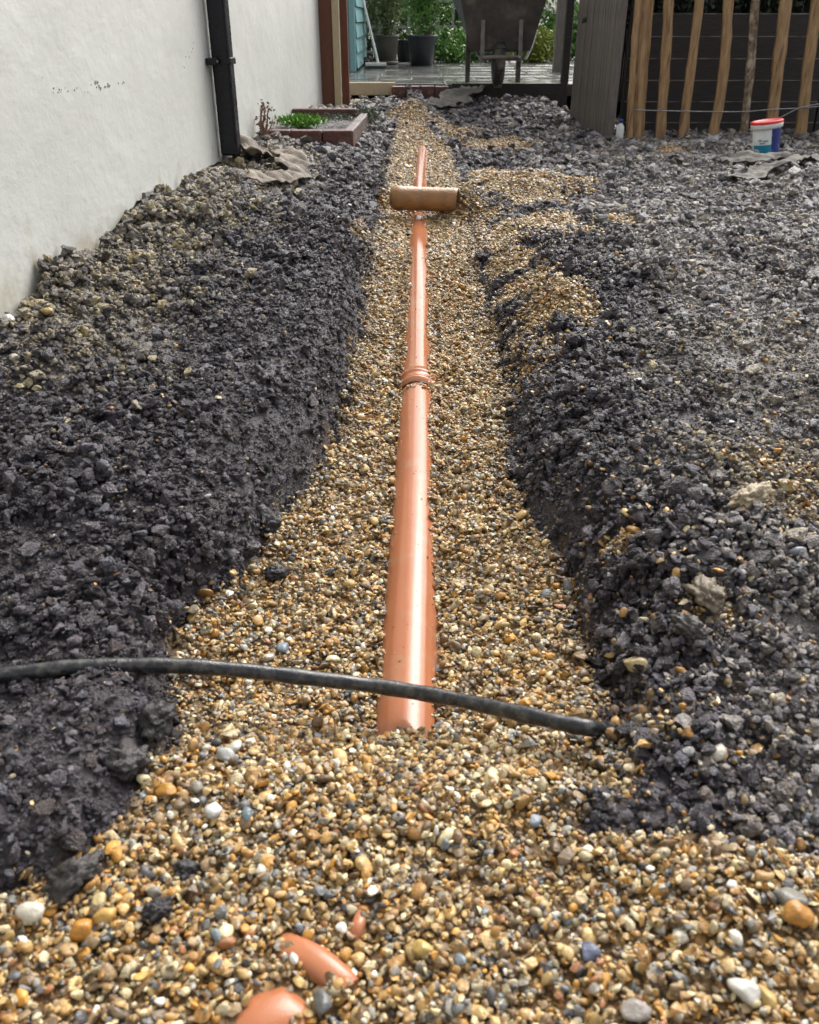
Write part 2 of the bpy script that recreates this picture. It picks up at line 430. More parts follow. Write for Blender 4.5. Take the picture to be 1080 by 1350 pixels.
def height(x, y):
    x = np.asarray(x, float); y = np.asarray(y, float)
    f = floor_z(y)
    xl, xr = x_left(y), x_right(y)
    ax, az = pipe_axis(y)
    # bed: dished, slightly higher on the right of the pipe
    z = f + np.clip(np.abs(x - ax) - 0.06, 0, 0.3) * 0.10 + (x > ax) * 0.006 * sstep(2.5, 1.2, y)
    z = z + vnoise(x, y, 0.16, 21) * 0.008 + vnoise(x, y, 0.05, 22) * 0.004
    dl = xl - x; dr = x - xr
    # left bank and spoil up to the wall
    hl = np.interp(y, [0.2, 0.7, 1.0, 1.5, 2.2, 3.2, 4.4, 5.2, 6.2, 7.2, 8.6], [-0.085, -0.075, -0.06, -0.01, 0.06, 0.085, 0.11, 0.185, 0.19, 0.17, 0.15])
    hw = np.interp(y, [0.2, 1.0, 1.8, 2.3, 3.2, 4.5, 5.2, 6.3, 8.6], [-0.05, -0.02, 0.10, 0.165, 0.20, 0.225, 0.215, 0.20, 0.16])
    wl = np.interp(y, [0.5, 1.0, 1.6, 2.4, 4, 7], [0.05, 0.06, 0.09, 0.09, 0.09, 0.16])
    u = np.clip((x - wall_x(y)) / np.maximum(xl - wall_x(y), 0.05), 0, 1)
    top = hw + (hl - hw) * sstep(0.0, 0.75, u)
    s = 1 - np.exp(-np.clip(dl, 0, 9) / wl * 1.7)
    zl = f + (top - f) * s
    # right bank
    hr = np.interp(y, [0.2, 0.7, 0.95, 1.3, 2.0, 3.5, 6.5, 7.6, 8.5], [-0.10, -0.085, -0.06, -0.02, 0.01, 0.02, 0.015, 0.07, 0.20])
    far = sstep(1.15, 1.5, x)
    hr = hr * (1 - far) + np.minimum(hr, 0.01) * far
    wr = np.interp(y, [0.5, 0.9, 1.4, 2.2, 3.2, 5, 7], [0.12, 0.14, 0.16, 0.15, 0.15, 0.13, 0.2])
    s2 = 1 - np.exp(-np.clip(dr, 0, 9) / wr * 1.6)
    zr = f + (hr - f) * s2
    z = np.where(dl > 0, zl, z); z = np.where(dr > 0, zr, z)
    soil = np.clip(np.maximum(dl, dr) / 0.08, 0, 1)
    z = z + soil * (vnoise(x, y, 0.34, 5) * 0.020 + vnoise(x, y, 0.13, 6) * 0.016 + vnoise(x, y, 0.055, 7) * 0.009)
    for (mx, my, mr_, mh) in MOUNDS:
        d2 = ((x - mx) ** 2 + (y - my) ** 2) / mr_ ** 2
        z = z + mh * np.exp(-d2 * 1.4)
    return z

# where gravel shows instead of soil
BLOBS = []
def blob(px, py, z, r, a=1.0, ky=1.0):
    p = at_z(px, py, z); BLOBS.append((p.x, p.y, r, a, ky))
blob(622, 262, 0.07, 0.13, 1.0, 1.2); blob(655, 292, .04, .12, 1.0, 2.0); blob(680, 325, .04, .11, .9, 1.6); blob(700, 355, .05, .12, .9, 1.4); blob(650, 225, .06, .2, 1.0, 1.5); blob(740, 235, .05, .16, .9, 1.2); blob(690, 240, 0.06, 0.26, 1.0, 1.6); blob(725, 285, 0.05, 0.14, .9, 1.5); blob(735, 378, 0.06, 0.13, 1.0, 1.4); blob(690, 440, 0.0, 0.10, .6, 2)
blob(545, 155, 0.15, 0.18, 1.1, 1.8); blob(660, 165, 0.15, 0.25, .9, 1.5); blob(600, 175, 0.06, 0.2, .8, 1.6)
blob(660, 330, 0.02, 0.08, .8, 2); blob(820, 290, 0.03, 0.10, .8, 1); blob(885, 197, 0.02, 0.12, .9, 1.2); blob(760, 300, .03, .1, .6, 1.2)
blob(480, 310, 0.0, 0.08, .6, 3); blob(820, 700, -.02, .035, .9, 1); blob(935, 790, -.02, .05, .6, 1.3); blob(805, 980, -.06, .05, .8, 1)
blob(1050, 640, 0, .10, .35, 1.2); blob(840, 900, -.03, .08, .35, 1)
blob(640, 400, -.02, .06, .5, 3)
def gravel_mask(x, y):
    xl, xr = x_left(y), x_right(y)
    w = 0.014
    n = vnoise(x, y, 0.05, 31) * 0.016 + vnoise(x, y, 0.018, 32) * 0.010
    g = sstep(-w, w, np.minimum(x - xl, xr - x) + n)
    for (bx, by, r, a, ky) in BLOBS:
        d = np.sqrt((x - bx) ** 2 + ((y - by) / ky) ** 2) / r
        g = np.maximum(g, np.minimum(1, 1.15 * a) * sstep(1.35, 0.65, d + vnoise(x, y, 0.06, 33) * 0.35))
    return np.clip(g, 0, 1)

# base sheet of the dug ground
ys = [-0.6]
while ys[-1] < 8.62: ys.append(ys[-1] + max(0.010, 0.008 + 0.0042 * max(0, ys[-1])))
ys = np.array(ys); xs = np.linspace(-1.7, 3.9, 420)
GX, GY = np.meshgrid(xs, ys)
GZ = height(GX, GY) - 0.006
nv = GX.shape
idx = np.arange(GX.size).reshape(nv)
quads = np.stack([idx[:-1, :-1], idx[:-1, 1:], idx[1:, 1:], idx[1:, :-1]], -1).reshape(-1, 4)
ground = np_mesh('ground', np.stack([GX, GY, GZ], -1).reshape(-1, 3), quads, M['soil'], smooth=True)
tag(ground, kind='structure')
def soil_mix(x, y):
    tr = sstep(0.45, 1.0, (x - 0.20) / (0.35 + 0.2 * y) + 0.35 * vnoise(x, y, 0.35, 71) + 0.10 * (y > 2.2))
    tw = sstep(0.55, 0.12, (x - wall_x(y)) + 0.10 * vnoise(x, y, 0.15, 72)) * sstep(1.6, 2.2, y)
    return tr, tw
def ground_tint():
    x, y = GX.ravel(), GY.ravel()
    tr, tw = soil_mix(x, y); g = gravel_mask(x, y)
    c = np.array(s2l((62, 57, 60)))[None] * (1 - tr[:, None]) + np.array(s2l((112, 106, 104)))[None] * tr[:, None]
    c = c * (1 - tw[:, None]) + np.array(s2l((118, 110, 98)))[None] * tw[:, None]
    return c * (1 - g[:, None]) + np.array(s2l((118, 92, 58)))[None] * g[:, None]
at_ = ground.data.attributes.new('tint', 'FLOAT_COLOR', 'POINT')
at_.data.foreach_set('color', np.concatenate([ground_tint(), np.ones((GX.size, 1))], 1).astype(np.float32).ravel())
gm = mat('dug_earth', (1.15, 1.15, 1.15), 0.42, (0.6, 0.6, 0.6), 45, 1.0, 130, rvar=0.18, bdist=0.012)
_n = gm.node_tree; _b = _n.nodes['Principled BSDF']; _src = _b.inputs['Base Color'].links[0].from_socket
_at = _n.nodes.new('ShaderNodeAttribute'); _at.attribute_name = 'tint'
_mu = _n.nodes.new('ShaderNodeVectorMath'); _mu.operation = 'MULTIPLY'
_n.links.new(_src, _mu.inputs[0]); _n.links.new(_at.outputs['Color'], _mu.inputs[1]); _n.links.new(_mu.outputs[0], _b.inputs['Base Color'])
ground.data.materials[0] = gm

# wide sheets that carry the place out to the horizon
mb = MB(); mb.add([(-150, -150, -0.45), (150, -150, -0.45), (150, 150, -0.45), (-150, 150, -0.45)], [(0, 1, 2, 3)])
tag(mb.build('terrain', M['soil']), kind='structure')
mb = MB(); mb.add([(-100, 8.66, 0.22), (100, 8.66, 0.22), (100, 250, 0.22), (-100, 250, 0.22)], [(0, 1, 2, 3)])
tag(mb.build('lawn', M['lawn']), kind='structure')

# ------------------------------------------------------------------ house wall on the left
YA, YB = -3.0, 7.70
house = empty('house', (0, 0, 0), 'white rendered house wall along the left edge', 'house')
wdir = Vector((WK, 1, 0)).normalized(); wnor = Vector((wdir.y, -wdir.x, 0))
def wp(y, off=0.0, z=0.0):
    return Vector((float(wall_x(y)), y, z)) + wnor * off
def wall_grid():
    n = 260; ysw = np.linspace(YA, YB, n)
    zb = np.array([float(height(wall_x(y) + 0.03, y)) for y in ysw])
    lift = -0.03 + 0.0 * ysw
    brk = (sstep(2.72, 2.80, ysw) * sstep(4.42, 4.36, ysw))
    lift = lift + brk * (0.045 + vnoise(ysw, ysw * 0, 0.10, 41) * 0.012 + vnoise(ysw, ysw * 0, 0.03, 42) * 0.006)
    lift = np.where((ysw > 3.15) & (ysw < 3.32), lift + 0.02, lift)
    return ysw, zb + lift
ysw, zbw = wall_grid()
mb = MB(); m_ = len(ysw); TOPZ = 5.2
vs_ = []
for y, zb in zip(ysw, zbw):
    vs_ += [wp(y, 0.0, zb), wp(y, 0.0, TOPZ), wp(y, -0.02, zb + 0.004)]
fs_ = []
for i in range(m_ - 1):
    a, b2 = i * 3, (i + 1) * 3
    fs_ += [(a, b2, b2 + 1, a + 1), (a + 2, b2 + 2, b2, a)]
mb.add(vs_, fs_)
mb.add([wp(YB, 0, zbw[-1]), wp(YB, -0.30, zbw[-1]), wp(YB, -0.30, TOPZ), wp(YB, 0, TOPZ)], [(0, 1, 2, 3)])
mb.build('wall', M['render'], house)
mb = MB()
mb.add([wp(YA, -0.018, -0.5), wp(YB - 0.002, -0.018, -0.5), wp(YB - 0.002, -0.018, 0.9), wp(YA, -0.018, 0.9)], [(0, 1, 2, 3)])
mb.build('plinth', mat('grey_cream_plinth', (0.36, 0.34, 0.29), 0.7, (0.22, 0.20, 0.165), 18, 0.6, 60), house)
# row of little pits where the paint has blown
rr = random.Random(5)
M['chip'] = mat('grey_mortar_chip', (0.30, 0.30, 0.28), 0.8, (0.13, 0.13, 0.12), 90)
for k in range(40):
    t = rr.choice([0.12, 0.2, 0.33, 0.45, 0.6, 0.66, 0.72, 0.9]) + rr.gauss(0, .035)
    pxx = 58 + 118 * t; pyy = 121 - 13 * t + rr.gauss(0, 2.6)
    if k > 32: pxx, pyy = rr.uniform(235, 256), rr.uniform(55, 100)
    d = ray(pxx, pyy)
    t_ = (WX0 - WK * WY0) / (d[0] - WK * d[1])
    c = Vector((d[0] * t_, d[1] * t_, CAM_Z + d[2] * t_)) + wnor * 0.0012
    r_ = rr.uniform(0.0012, 0.0038) * (1.7 if 0.55 < t < 0.75 and k <= 32 else 0.9)
    ring = [c + wdir * math.cos(a) * r_ * rr.uniform(.6, 1.9) + Vector((0, 0, 1)) * math.sin(a) * r_ * rr.uniform(.4, 1.1) for a in [i * math.pi / 3.5 for i in range(7)]]
    ring2 = [v - wnor * 0.006 for v in ring]
    mb = MB(); mb.add(ring + ring2, [tuple(range(7))] + [(i, (i + 1) % 7, 7 + (i + 1) % 7, 7 + i) for i in range(7)])
    mb.build('paint_chip', M['chip'], house)
# black downpipe
DPY = 4.34
dp = Vector((-235 / FPX * 4.27, 0, 0))
def rect_tube(mb, y, off, w, d, z0, z1):
    c = wp(y, off, 0)
    q = [c - wdir * w / 2 - wnor * d / 2, c + wdir * w / 2 - wnor * d / 2, c + wdir * w / 2 + wnor * d / 2, c - wdir * w / 2 + wnor * d / 2]
    mb.add([v + Vector((0, 0, z0)) for v in q] + [v + Vector((0, 0, z1)) for v in q], [(0, 3, 2, 1), (4, 5, 6, 7), (0, 1, 5, 4), (1, 2, 6, 5), (2, 3, 7, 6), (3, 0, 4, 7)])
mb = MB(); rect_tube(mb, DPY, 0.055, 0.086, 0.080, 0.25, TOPZ - 0.02)
down = mb.build('downpipe', M['black_plastic'], house, bevel=0.010)
mb = MB()
zbk = at_y(287, 80, DPY).z
rect_tube(mb, DPY, 0.055, 0.100, 0.094, zbk - 0.014, zbk + 0.014)
rect_tube(mb, DPY - 0.06, 0.025, 0.07, 0.046, zbk - 0.0135, zbk + 0.0135)
bk = mb.build('bracket', M['black_plastic'], down, bevel=0.003)
mb = MB(); mb.tube([wp(DPY - 0.085, 0.002, zbk), wp(DPY - 0.085, 0.055, zbk)], 0.006, 8)
mb.build('screw', M['steel_worn'], down)
# loose slate and mortar lumps left at the broken bottom of the render
for (yy, w, h) in [(3.58, 0.20, 0.030), (3.28, 0.12, 0.045), (3.98, 0.10, 0.022)]:
    z0 = float(height(wall_x(yy) + 0.03, yy))
    mb = MB(); mb.box(wp(yy, 0.006, z0 + h * 0.45), (0.018, w, h), Euler((R(rr.uniform(-4, 4)), R(-8), -math.atan(WK))).to_matrix())
    mb.build('damp_course_slate', M['concrete'], house, bevel=0.003)

# ------------------------------------------------------------------ posts at the end of the wall
fr = empty('timber_door_frame', (0, 0, 0), 'brown and cream timber frame at the far end of the white wall', 'door frame')
def upright(name, pxl, pxr, Y, dep, zb, mt, par, zt=2.3):
    a, b_ = at_y(pxl, 100, Y), at_y(pxr, 100, Y)
    mb = MB(); mb.box(((a.x + b_.x) / 2, Y + dep / 2, (zb + zt) / 2), (b_.x - a.x, dep, zt - zb))
    return mb.build(name, mt, par, bevel=0.004)
upright('post', 421.5, 440, 7.715, 0.10, 0.15, M['brown_wood'], fr)
upright('cover_strip', 440.3, 449.5, 7.70, 0.05, 0.15, M['cream_wood'], fr)
upright('jamb', 450.5, 460, 7.86, 0.09, 0.15, M['brown_wood'], fr)

# ------------------------------------------------------------------ patio with slabs
patio = bpy.data.objects.new('patio', None); COL.objects.link(patio); tag(patio, kind='structure')
mb = MB(); mb.box((1.0, PATIO_Y + 2.3, PATIO_Z - 0.055), (7.0, 4.6, 0.09)); mb.build('bedding', M['mortar'], patio)
slab_me = None
rs = random.Random(9)
for iy in range(8):
    for ix in range(11):
        cx = -2.4 + ix * 0.606 + (0.3 if iy % 2 else 0); cy = PATIO_Y + 0.29 + iy * 0.575
        if slab_me is None:
            mb = MB(); mb.box((0, 0, 0), (0.594, 0.563, 0.04))
            o = mb.build('slab', M['slab'], patio, bevel=0.006); slab_me = o.data
        else:
            o = bpy.data.objects.new('slab', slab_me); COL.objects.link(o); o.parent = patio
            b = o.modifiers.new('bevel', 'BEVEL'); b.width = 0.006; b.segments = 2
        o.location = (cx, cy, PATIO_Z - 0.02 + rs.uniform(-0.003, 0.003)); o.rotation_euler = (rs.uniform(-.006, .006), rs.uniform(-.006, .006), 0)

# edging of the patio
mb = MB(); a = at_y(452, 107, 8.50); b_ = at_y(521, 107, 8.50)
mb.box(((a.x + b_.x) / 2, 8.53, 0.262), (b_.x - a.x, 0.06, 0.10))
tag(mb.build('edging_board', M['cream_wood'], bevel=0.004), 'pale timber board along the patio edge behind the brown posts', 'board')
st = empty('brick_step', (0, 0, 0), 'dark red brick step at the head of the trench', 'step')
a = at_y(516, 115, 8.45); b_ = at_y(592, 115, 8.45); nb_ = 4; w = (b_.x - a.x) / nb_
for k in range(nb_):
    mb = MB(); mb.box((0, 0, 0), (w - 0.008, 0.11, 0.13))
    o = mb.build('brick', M['brick'], st, bevel=0.005); o.location = (a.x + w * (k + .5), 8.44 + rs.uniform(-.006, .006), 0.225 + rs.uniform(-.004, .004))
a = at_y(596, 115, 8.50); b_ = at_y(744, 115, 8.50)
mb = MB(); mb.box(((a.x + b_.x) / 2, 8.52, 0.215), (b_.x - a.x, 0.05, 0.185))
tag(mb.build('sleeper', M['dark_board'], bevel=0.006), 'dark timber edging beam behind the wheelbarrow wheel', 'beam')

# ------------------------------------------------------------------ drain pipes
yA, yB = 0.80, 6.9
COUP = px_floor(541, 498).y
drain = empty('drain_pipe', (0, 0, 0), 'long orange plastic drain pipe lying along the trench', 'pipe')
def axp(y):
    x, z = pipe_axis(y)
    return Vector((float(x) + 0.006 * math.sin((y - 1.1) * 1.3), y, float(z)))
mb = MB(); mb.tube([axp(y) for y in np.linspace(yA, COUP - 0.04, 40)], PIPE_R, 40); mb.build('pipe_length', M['pipe'], drain)
mb = MB(); mb.tube([axp(y) for y in np.linspace(COUP + 0.0, yB, 60)], PIPE_R, 40); mb.build('pipe_length', M['pipe'], drain)
prof = [(-0.062, PIPE_R + .001), (-0.061, PIPE_R + .004), (-0.040, PIPE_R + .0045), (-0.037, PIPE_R + .0075), (-0.022, PIPE_R + .0075), (-0.018, PIPE_R + .004),
        (0.018, PIPE_R + .004), (0.022, PIPE_R + .0075), (0.037, PIPE_R + .0075), (0.040, PIPE_R + .0045), (0.061, PIPE_R + .004), (0.062, PIPE_R + .001)]
mb = MB(); mb.tube([axp(COUP + q[0] * 0.9) for q in prof], [q[1] for q in prof], 40)
coup = mb.build('coupling', M['pipe'], drain)
mb = MB(); mb.tube([axp(COUP - 0.056), axp(COUP - 0.060)], PIPE_R + 0.003, 40); mb.build('seal_ring', M['black_plastic'], coup)

# older pipe crossing over the trench
ca = at_y(515, 259, 4.42); cb = at_y(604, 253, 4.36)
ca.z = cb.z = 0.045
mb = MB(); d_ = (cb - ca).normalized()
mb.tube([ca, ca + d_ * .004, ca + d_ * .012, ca + d_ * .024, ca + d_ * .04, ca + d_ * .055, ca + d_ * .06, cb - d_ * 0.02, cb - d_ * .006, cb], [0.030, 0.042, .051, .0555, .058, .058, .055, 0.055, 0.054, 0.0515], 36, caps=False)
mb.tube([ca, ca + d_ * .001], [.030, .001], 36, caps=False)
mb.tube([cb, cb - d_ * 0.002, cb - d_ * 0.2], [0.0515, 0.047, 0.047], 36, caps=False)
cross = tag(mb.build('clay_pipe', M['pipe_old']), 'short ochre brown pipe stub lying across the trench', 'pipe')

# black water hose
HOSE = [(-160, 905, -0.035), (-70, 897, -0.038), (0, 890, -0.042), (100, 880, -0.05), (200, 877, -0.065), (300, 882, -0.085), (400, 893, -0.110), (500, 905, -0.135),
        (600, 922, -0.128), (700, 944, -0.098), (750, 955, -0.085), (782, 960, -0.092), (815, 964, -0.15)]
hp = [at_z(*h) for h in HOSE]
def smooth_path(P, n=8):
    out = []
    for i in range(len(P) - 1):
        p0, p1, p2, p3 = P[max(i - 1, 0)], P[i], P[i + 1], P[min(i + 2, len(P) - 1)]
        for k in range(n):
            t = k / n
            out.append(0.5 * ((2 * p1) + (p2 - p0) * t + (2 * p0 - 5 * p1 + 4 * p2 - p3) * t * t + (3 * p1 - p0 - 3 * p2 + p3) * t ** 3))
    return out + [P[-1]]
hpath = smooth_path(hp)
mb = MB(); mb.tube(hpath, [0.0122 + 0.0012 * math.sin(i * 0.9) * math.sin(i * .37) for i in range(len(hpath))], 18)
tag(mb.build('water_hose', M['hose']), 'muddy black hose lying across the near end of the orange pipe', 'hose')

# half buried bend in the near gravel
def bend(name, pts, w, h, label):
    """curved strip of moulded plastic: flat crown, rounded shoulders, square cut ends"""
    mb = MB(); path = smooth_path([at_z(*p) for p in pts], 6)
    sec = [(-.5, -1), (-.5, -.25), (-.47, -.08), (-.40, 0), (-.2, .05), (0, .06), (.2, .05), (.40, 0), (.47, -.08), (.5, -.25), (.5, -1)]
    vs_ = []; n = len(sec)
    for i, p in enumerate(path):
        t = path[min(i + 1, len(path) - 1)] - path[max(i - 1, 0)]; t.z = 0; t.normalize(); sd = Vector((t.y, -t.x, 0))
        vs_ += [p + sd * (q[0] * w) + Vector((0, 0, q[1] * h)) for q in sec]
    fs_ = [(i * n + k, (i + 1) * n + k, (i + 1) * n + k + 1, i * n + k + 1) for i in range(len(path) - 1) for k in range(n - 1)]
    mb.add(vs_, fs_, True); mb.add(vs_[:n], [tuple(range(n))]); mb.add(vs_[-n:], [tuple(reversed(range(n)))])
    return tag(mb.build(name, M['pipe']), label, 'pipe fitting')
gz = float(floor_z(0.6))
bend('pipe_bend', [(352, 1240, gz - .004), (380, 1246, gz + .008), (415, 1262, gz + .011), (445, 1286, gz + .008), (458, 1302, gz + .004)], 0.036, 0.05, 'small curved orange pipe bend poking out of the near gravel')
bend('pipe_socket', [(262, 1392, gz - .004), (310, 1356, gz + .005), (345, 1338, gz + .007), (385, 1324, gz + .002), (405, 1318, gz - .010)], 0.058, 0.06, 'orange pipe end at the bottom edge under the gravel')
bend('pipe_shard', [(464, 1236, gz + .0), (470, 1222, gz + .006), (475, 1208, gz + .005), (479, 1194, gz - .004)], 0.016, 0.03, 'thin sliver of orange pipe just above the curved bend')

# ------------------------------------------------------------------ pebbles and crumbs: deposit on a height grid
RES = 0.003
HX0, HY0 = -1.30, 0.22
HNX, HNY = int((2.75 - HX0) / RES), int((3.75 - HY0) / RES)
H = np.empty((HNY, HNX), np.float32)
gx = HX0 + (np.arange(HNX) + .5) * RES
for i0 in range(0, HNY, 200):
    gy = HY0 + (np.arange(i0, min(i0 + 200, HNY)) + .5) * RES
    XX, YY = np.meshgrid(gx, gy)
    H[i0:i0 + len(gy)] = height(XX, YY) - 0.008
def stamp_tube(path, r):
    """lets loose pieces rest against a pipe"""
    for p in path:
        ix0 = int((p.x - r - HX0) / RES); ix1 = int((p.x + r - HX0) / RES) + 2
        iy = int((p.y - HY0) / RES)
        for jy in range(iy - 3, iy + 4):
            if not (0 <= jy < HNY): continue
            for jx in range(max(ix0, 0), min(ix1, HNX)):
                dx = HX0 + (jx + .5) * RES - p.x
                if abs(dx) < r:
                    z = p.z + math.sqrt(r * r - dx * dx)
                    if z > H[jy, jx]: H[jy, jx] = z
stamp_tube([axp(y) for y in np.arange(yA, yB, 0.009)], PIPE_R)

PAL_G = [((170, 136, 84), 4.4), ((186, 156, 102), 4.0), ((158, 118, 64), 2.9), ((184, 134, 60), 2.0), ((148, 124, 90), 3.4), ((206, 190, 148), 2.6), ((138, 132, 120), 2.0),
         ((114, 96, 72), 2.2), ((104, 104, 101), 1.0), ((80, 78, 77), 0.9), ((216, 210, 194), 0.9), ((118, 126, 130), 0.35), ((146, 98, 60), 0.5), ((104, 80, 52), 1.6), ((182, 168, 134), 2.8)]
PAL_S = [((66, 61, 66), 4), ((86, 80, 85), 3.2), ((54, 50, 54), 2.8), ((110, 104, 108), 2.2), ((76, 68, 66), 1.6), ((102, 100, 107), 1.7)]
PAL_R = [((106, 101, 102), 3), ((132, 126, 125), 3.0), ((156, 149, 145), 2.8), ((178, 170, 162), 2.0), ((116, 107, 100), 1.7), ((144, 142, 147), 1.6), ((184, 172, 153), 1.0), ((86, 81, 83), 1.4)]
PAL_W = [((140, 131, 118), 3), ((162, 152, 132), 2.6), ((118, 111, 104), 3), ((176, 162, 128), 1.5), ((94, 88, 85), 2.2), ((186, 170, 128), .9)]
def pal(P):
    c = np.array([s2l(p[0]) for p in P]); w = np.array([p[1] for p in P]); return c, w / w.sum()
PG, PS, PR, PW = pal(PAL_G), pal(PAL_S), pal(PAL_R), pal(PAL_W)

def gen_points():
    out = []
    # pieces are drawn ring by ring: sizes of crumbs grow gently with distance
    bands = [(0.28, 0.9), (0.9, 1.4), (1.4, 2.0), (2.0, 2.8), (2.8, 3.8), (3.8, 5.0), (5.0, 6.4), (6.4, 8.45)]
    for (y0, y1) in bands:
        ym = (y0 + y1) / 2
        xmin, xmax = -0.52 * y1 * 1.15 - 0.30, 0.52 * y1 * 1.15 + 0.35
        xmin, xmax = max(xmin, -1.25), min(xmax, 3.45)
        area = (y1 - y0) * (xmax - xmin)
        # gravel (true size everywhere)
        med = 0.0051
        n = int(area * (2.4 if y1 < 1 else 2.15) / (math.pi * med * med * 0.72 * 1.15))
        x = rng.uniform(xmin, xmax, n); y = rng.uniform(y0, y1, n)
        a = np.clip(med * np.exp(rng.normal(0, 0.40, n)), 0.0028, 0.019)
        g = gravel_mask(x, y); keep = rng.random(n) < g
        out.append((x[keep], y[keep], a[keep], np.zeros(keep.sum(), int)))
        # soil crumbs
        med = max(0.0046, 0.0011 * ym + 0.0025)
        n = int(area * 2.0 / (math.pi * med * med * 0.8 * 1.25))
        x = rng.uniform(xmin, xmax, n); y = rng.uniform(y0, y1, n)
        a = np.clip(med * np.exp(rng.normal(0, 0.58, n)), med * 0.42, med * 3.8)
        fld = vnoise(x, y, 0.30, 35) + 0.6 * vnoise(x, y, 0.11, 36)
        a = a * np.clip(1.0 + 0.42 * fld, 0.74, 1.55) * np.where((x > 0.5) & (y > 1.8), 0.80, 1.0)
        big = rng.random(n) < 0.008
        a = np.where(big, med * rng.uniform(3.0, 5.2, n), a)
        g = gravel_mask(x, y); keep = (rng.random(n) < 1 - g) & (x > wall_x(y) + 0.01)
        out.append((x[keep], y[keep], a[keep], np.ones(keep.sum(), int)))
    return [np.concatenate(q) for q in zip(*out)]
px_, py_, pa_, pt_ = gen_points()
order = rng.permutation(len(px_))
px_, py_, pa_, pt_ = px_[order], py_[order], pa_[order], pt_[order]
n_all = len(px_)
# some pieces in the soil are pebbles, some in the gravel are crumbs of earth
u = rng.random(n_all)
right = px_ > 0.2
pp = np.where(right, np.where(py_ < 1.6, 0.09, 0.04), 0.012)
wallish = (px_ < wall_x(py_) + 0.28 + 0.15 * vnoise(px_, py_, 0.2, 51)) & (py_ < 4.5) & (py_ > 1.7)
sw = (pt_ == 1) & (u < pp); pt_[sw] = 0; pa_[sw] = np.clip(pa_[sw], 0.004, 0.011)
# bed around the bend: keep clear the plastic that shows
CLEAR = [(at_z(412, 1262, gz), 0.050, 0.014), (at_z(345, 1338, gz), 0.052, 0.021)]

aspect_b = np.where(pt_ == 0, rng.uniform(0.55, 0.95, n_all), rng.uniform(0.62, 1.0, n_all))
aspect_c = np.where(pt_ == 0, rng.uniform(0.32, 0.68, n_all), rng.uniform(0.34, 0.80, n_all))
yaw = rng.uniform(0, 2 * math.pi, n_all)
tilt = rng.normal(0, 0.30, (n_all, 2)) + (rng.random((n_all, 1)) < 0.16) * rng.normal(0, 0.8, (n_all, 2))
zc = np.zeros(n_all); ok = np.ones(n_all, bool)
jit = rng.uniform(-1, 1, (n_all, 3, 2))
slope = np.zeros((n_all, 2))
dead_pts = {}
EXL = ([0.9, 1.05, 1.14, 1.3, 1.6, 1.93, 2.4, 2.7, 3.2, 4.15, 5, 6.3], [0.030, 0.046, 0.049, 0.049, 0.049, 0.048, 0.044, 0.040, 0.036, 0.026, 0.020, 0.014])
EXR = ([0.9, 1.05, 1.14, 1.3, 1.5, 1.6, 1.93, 2.4, 2.7, 3.2, 4.15, 5, 6.3], [0.030, 0.044, 0.047, 0.049, 0.049, 0.042, 0.038, 0.034, 0.034, 0.034, 0.026, 0.020, 0.014])
pax, paz = pipe_axis(py_); pax = pax + 0.006 * np.sin((py_ - 1.1) * 1.3)
el = np.interp(py_, *EXL) + vnoise(py_, py_ * 0, 0.07, 61) * 0.007 - 0.003; er = np.interp(py_, *EXR) + vnoise(py_, py_ * 0, 0.09, 62) * 0.008 - 0.004
side = px_ - pax
on_pipe = (side > -el - pa_ * 0.55) & (side < er + pa_ * 0.55) & (py_ > 1.03) & (py_ < 6.2) & (np.abs(py_ - 4.42) > 0.09)
on_pipe &= ~((np.abs(py_ - (COUP - 0.085)) < 0.012) & (rng.random(n_all) < 0.35))
grit = on_pipe & (rng.random(n_all) < 0.03)
pa_[grit] *= rng.uniform(0.12, 0.34, grit.sum())
ok &= ~(on_pipe & ~grit)
# crossing pipe
for (c, ra, rb) in CLEAR:
    ang = R(-38) if c is CLEAR[0][0] else R(32)
    dx = px_ - c.x; dy = py_ - c.y
    uu = dx * math.cos(ang) + dy * math.sin(ang); vv = -dx * math.sin(ang) + dy * math.cos(ang)
    ok &= ~((uu / ra) ** 2 + (vv / rb) ** 2 < 1)
ok &= ~((px_ < -0.30) & (py_ > 5.18) & (py_ < 6.32))        # raised bed
disc = {}
for rc in range(1, 16):
    g_ = np.arange(-rc, rc + 1); dx, dy = np.meshgrid(g_, g_)
    q = (dx * dx + dy * dy) / (rc + 0.3) ** 2
    m_ = q < 1
    disc[rc] = (m_.astype(np.float32), np.where(m_, np.sqrt(np.clip(1 - q, 0, 1)), -1e4).astype(np.float32), int(m_.sum()))
far_ = (py_ > 3.70) | (px_ > 2.70)
zc[far_] = height(px_[far_], py_[far_]) + pa_[far_] * rng.uniform(-0.35, 0.75, far_.sum())
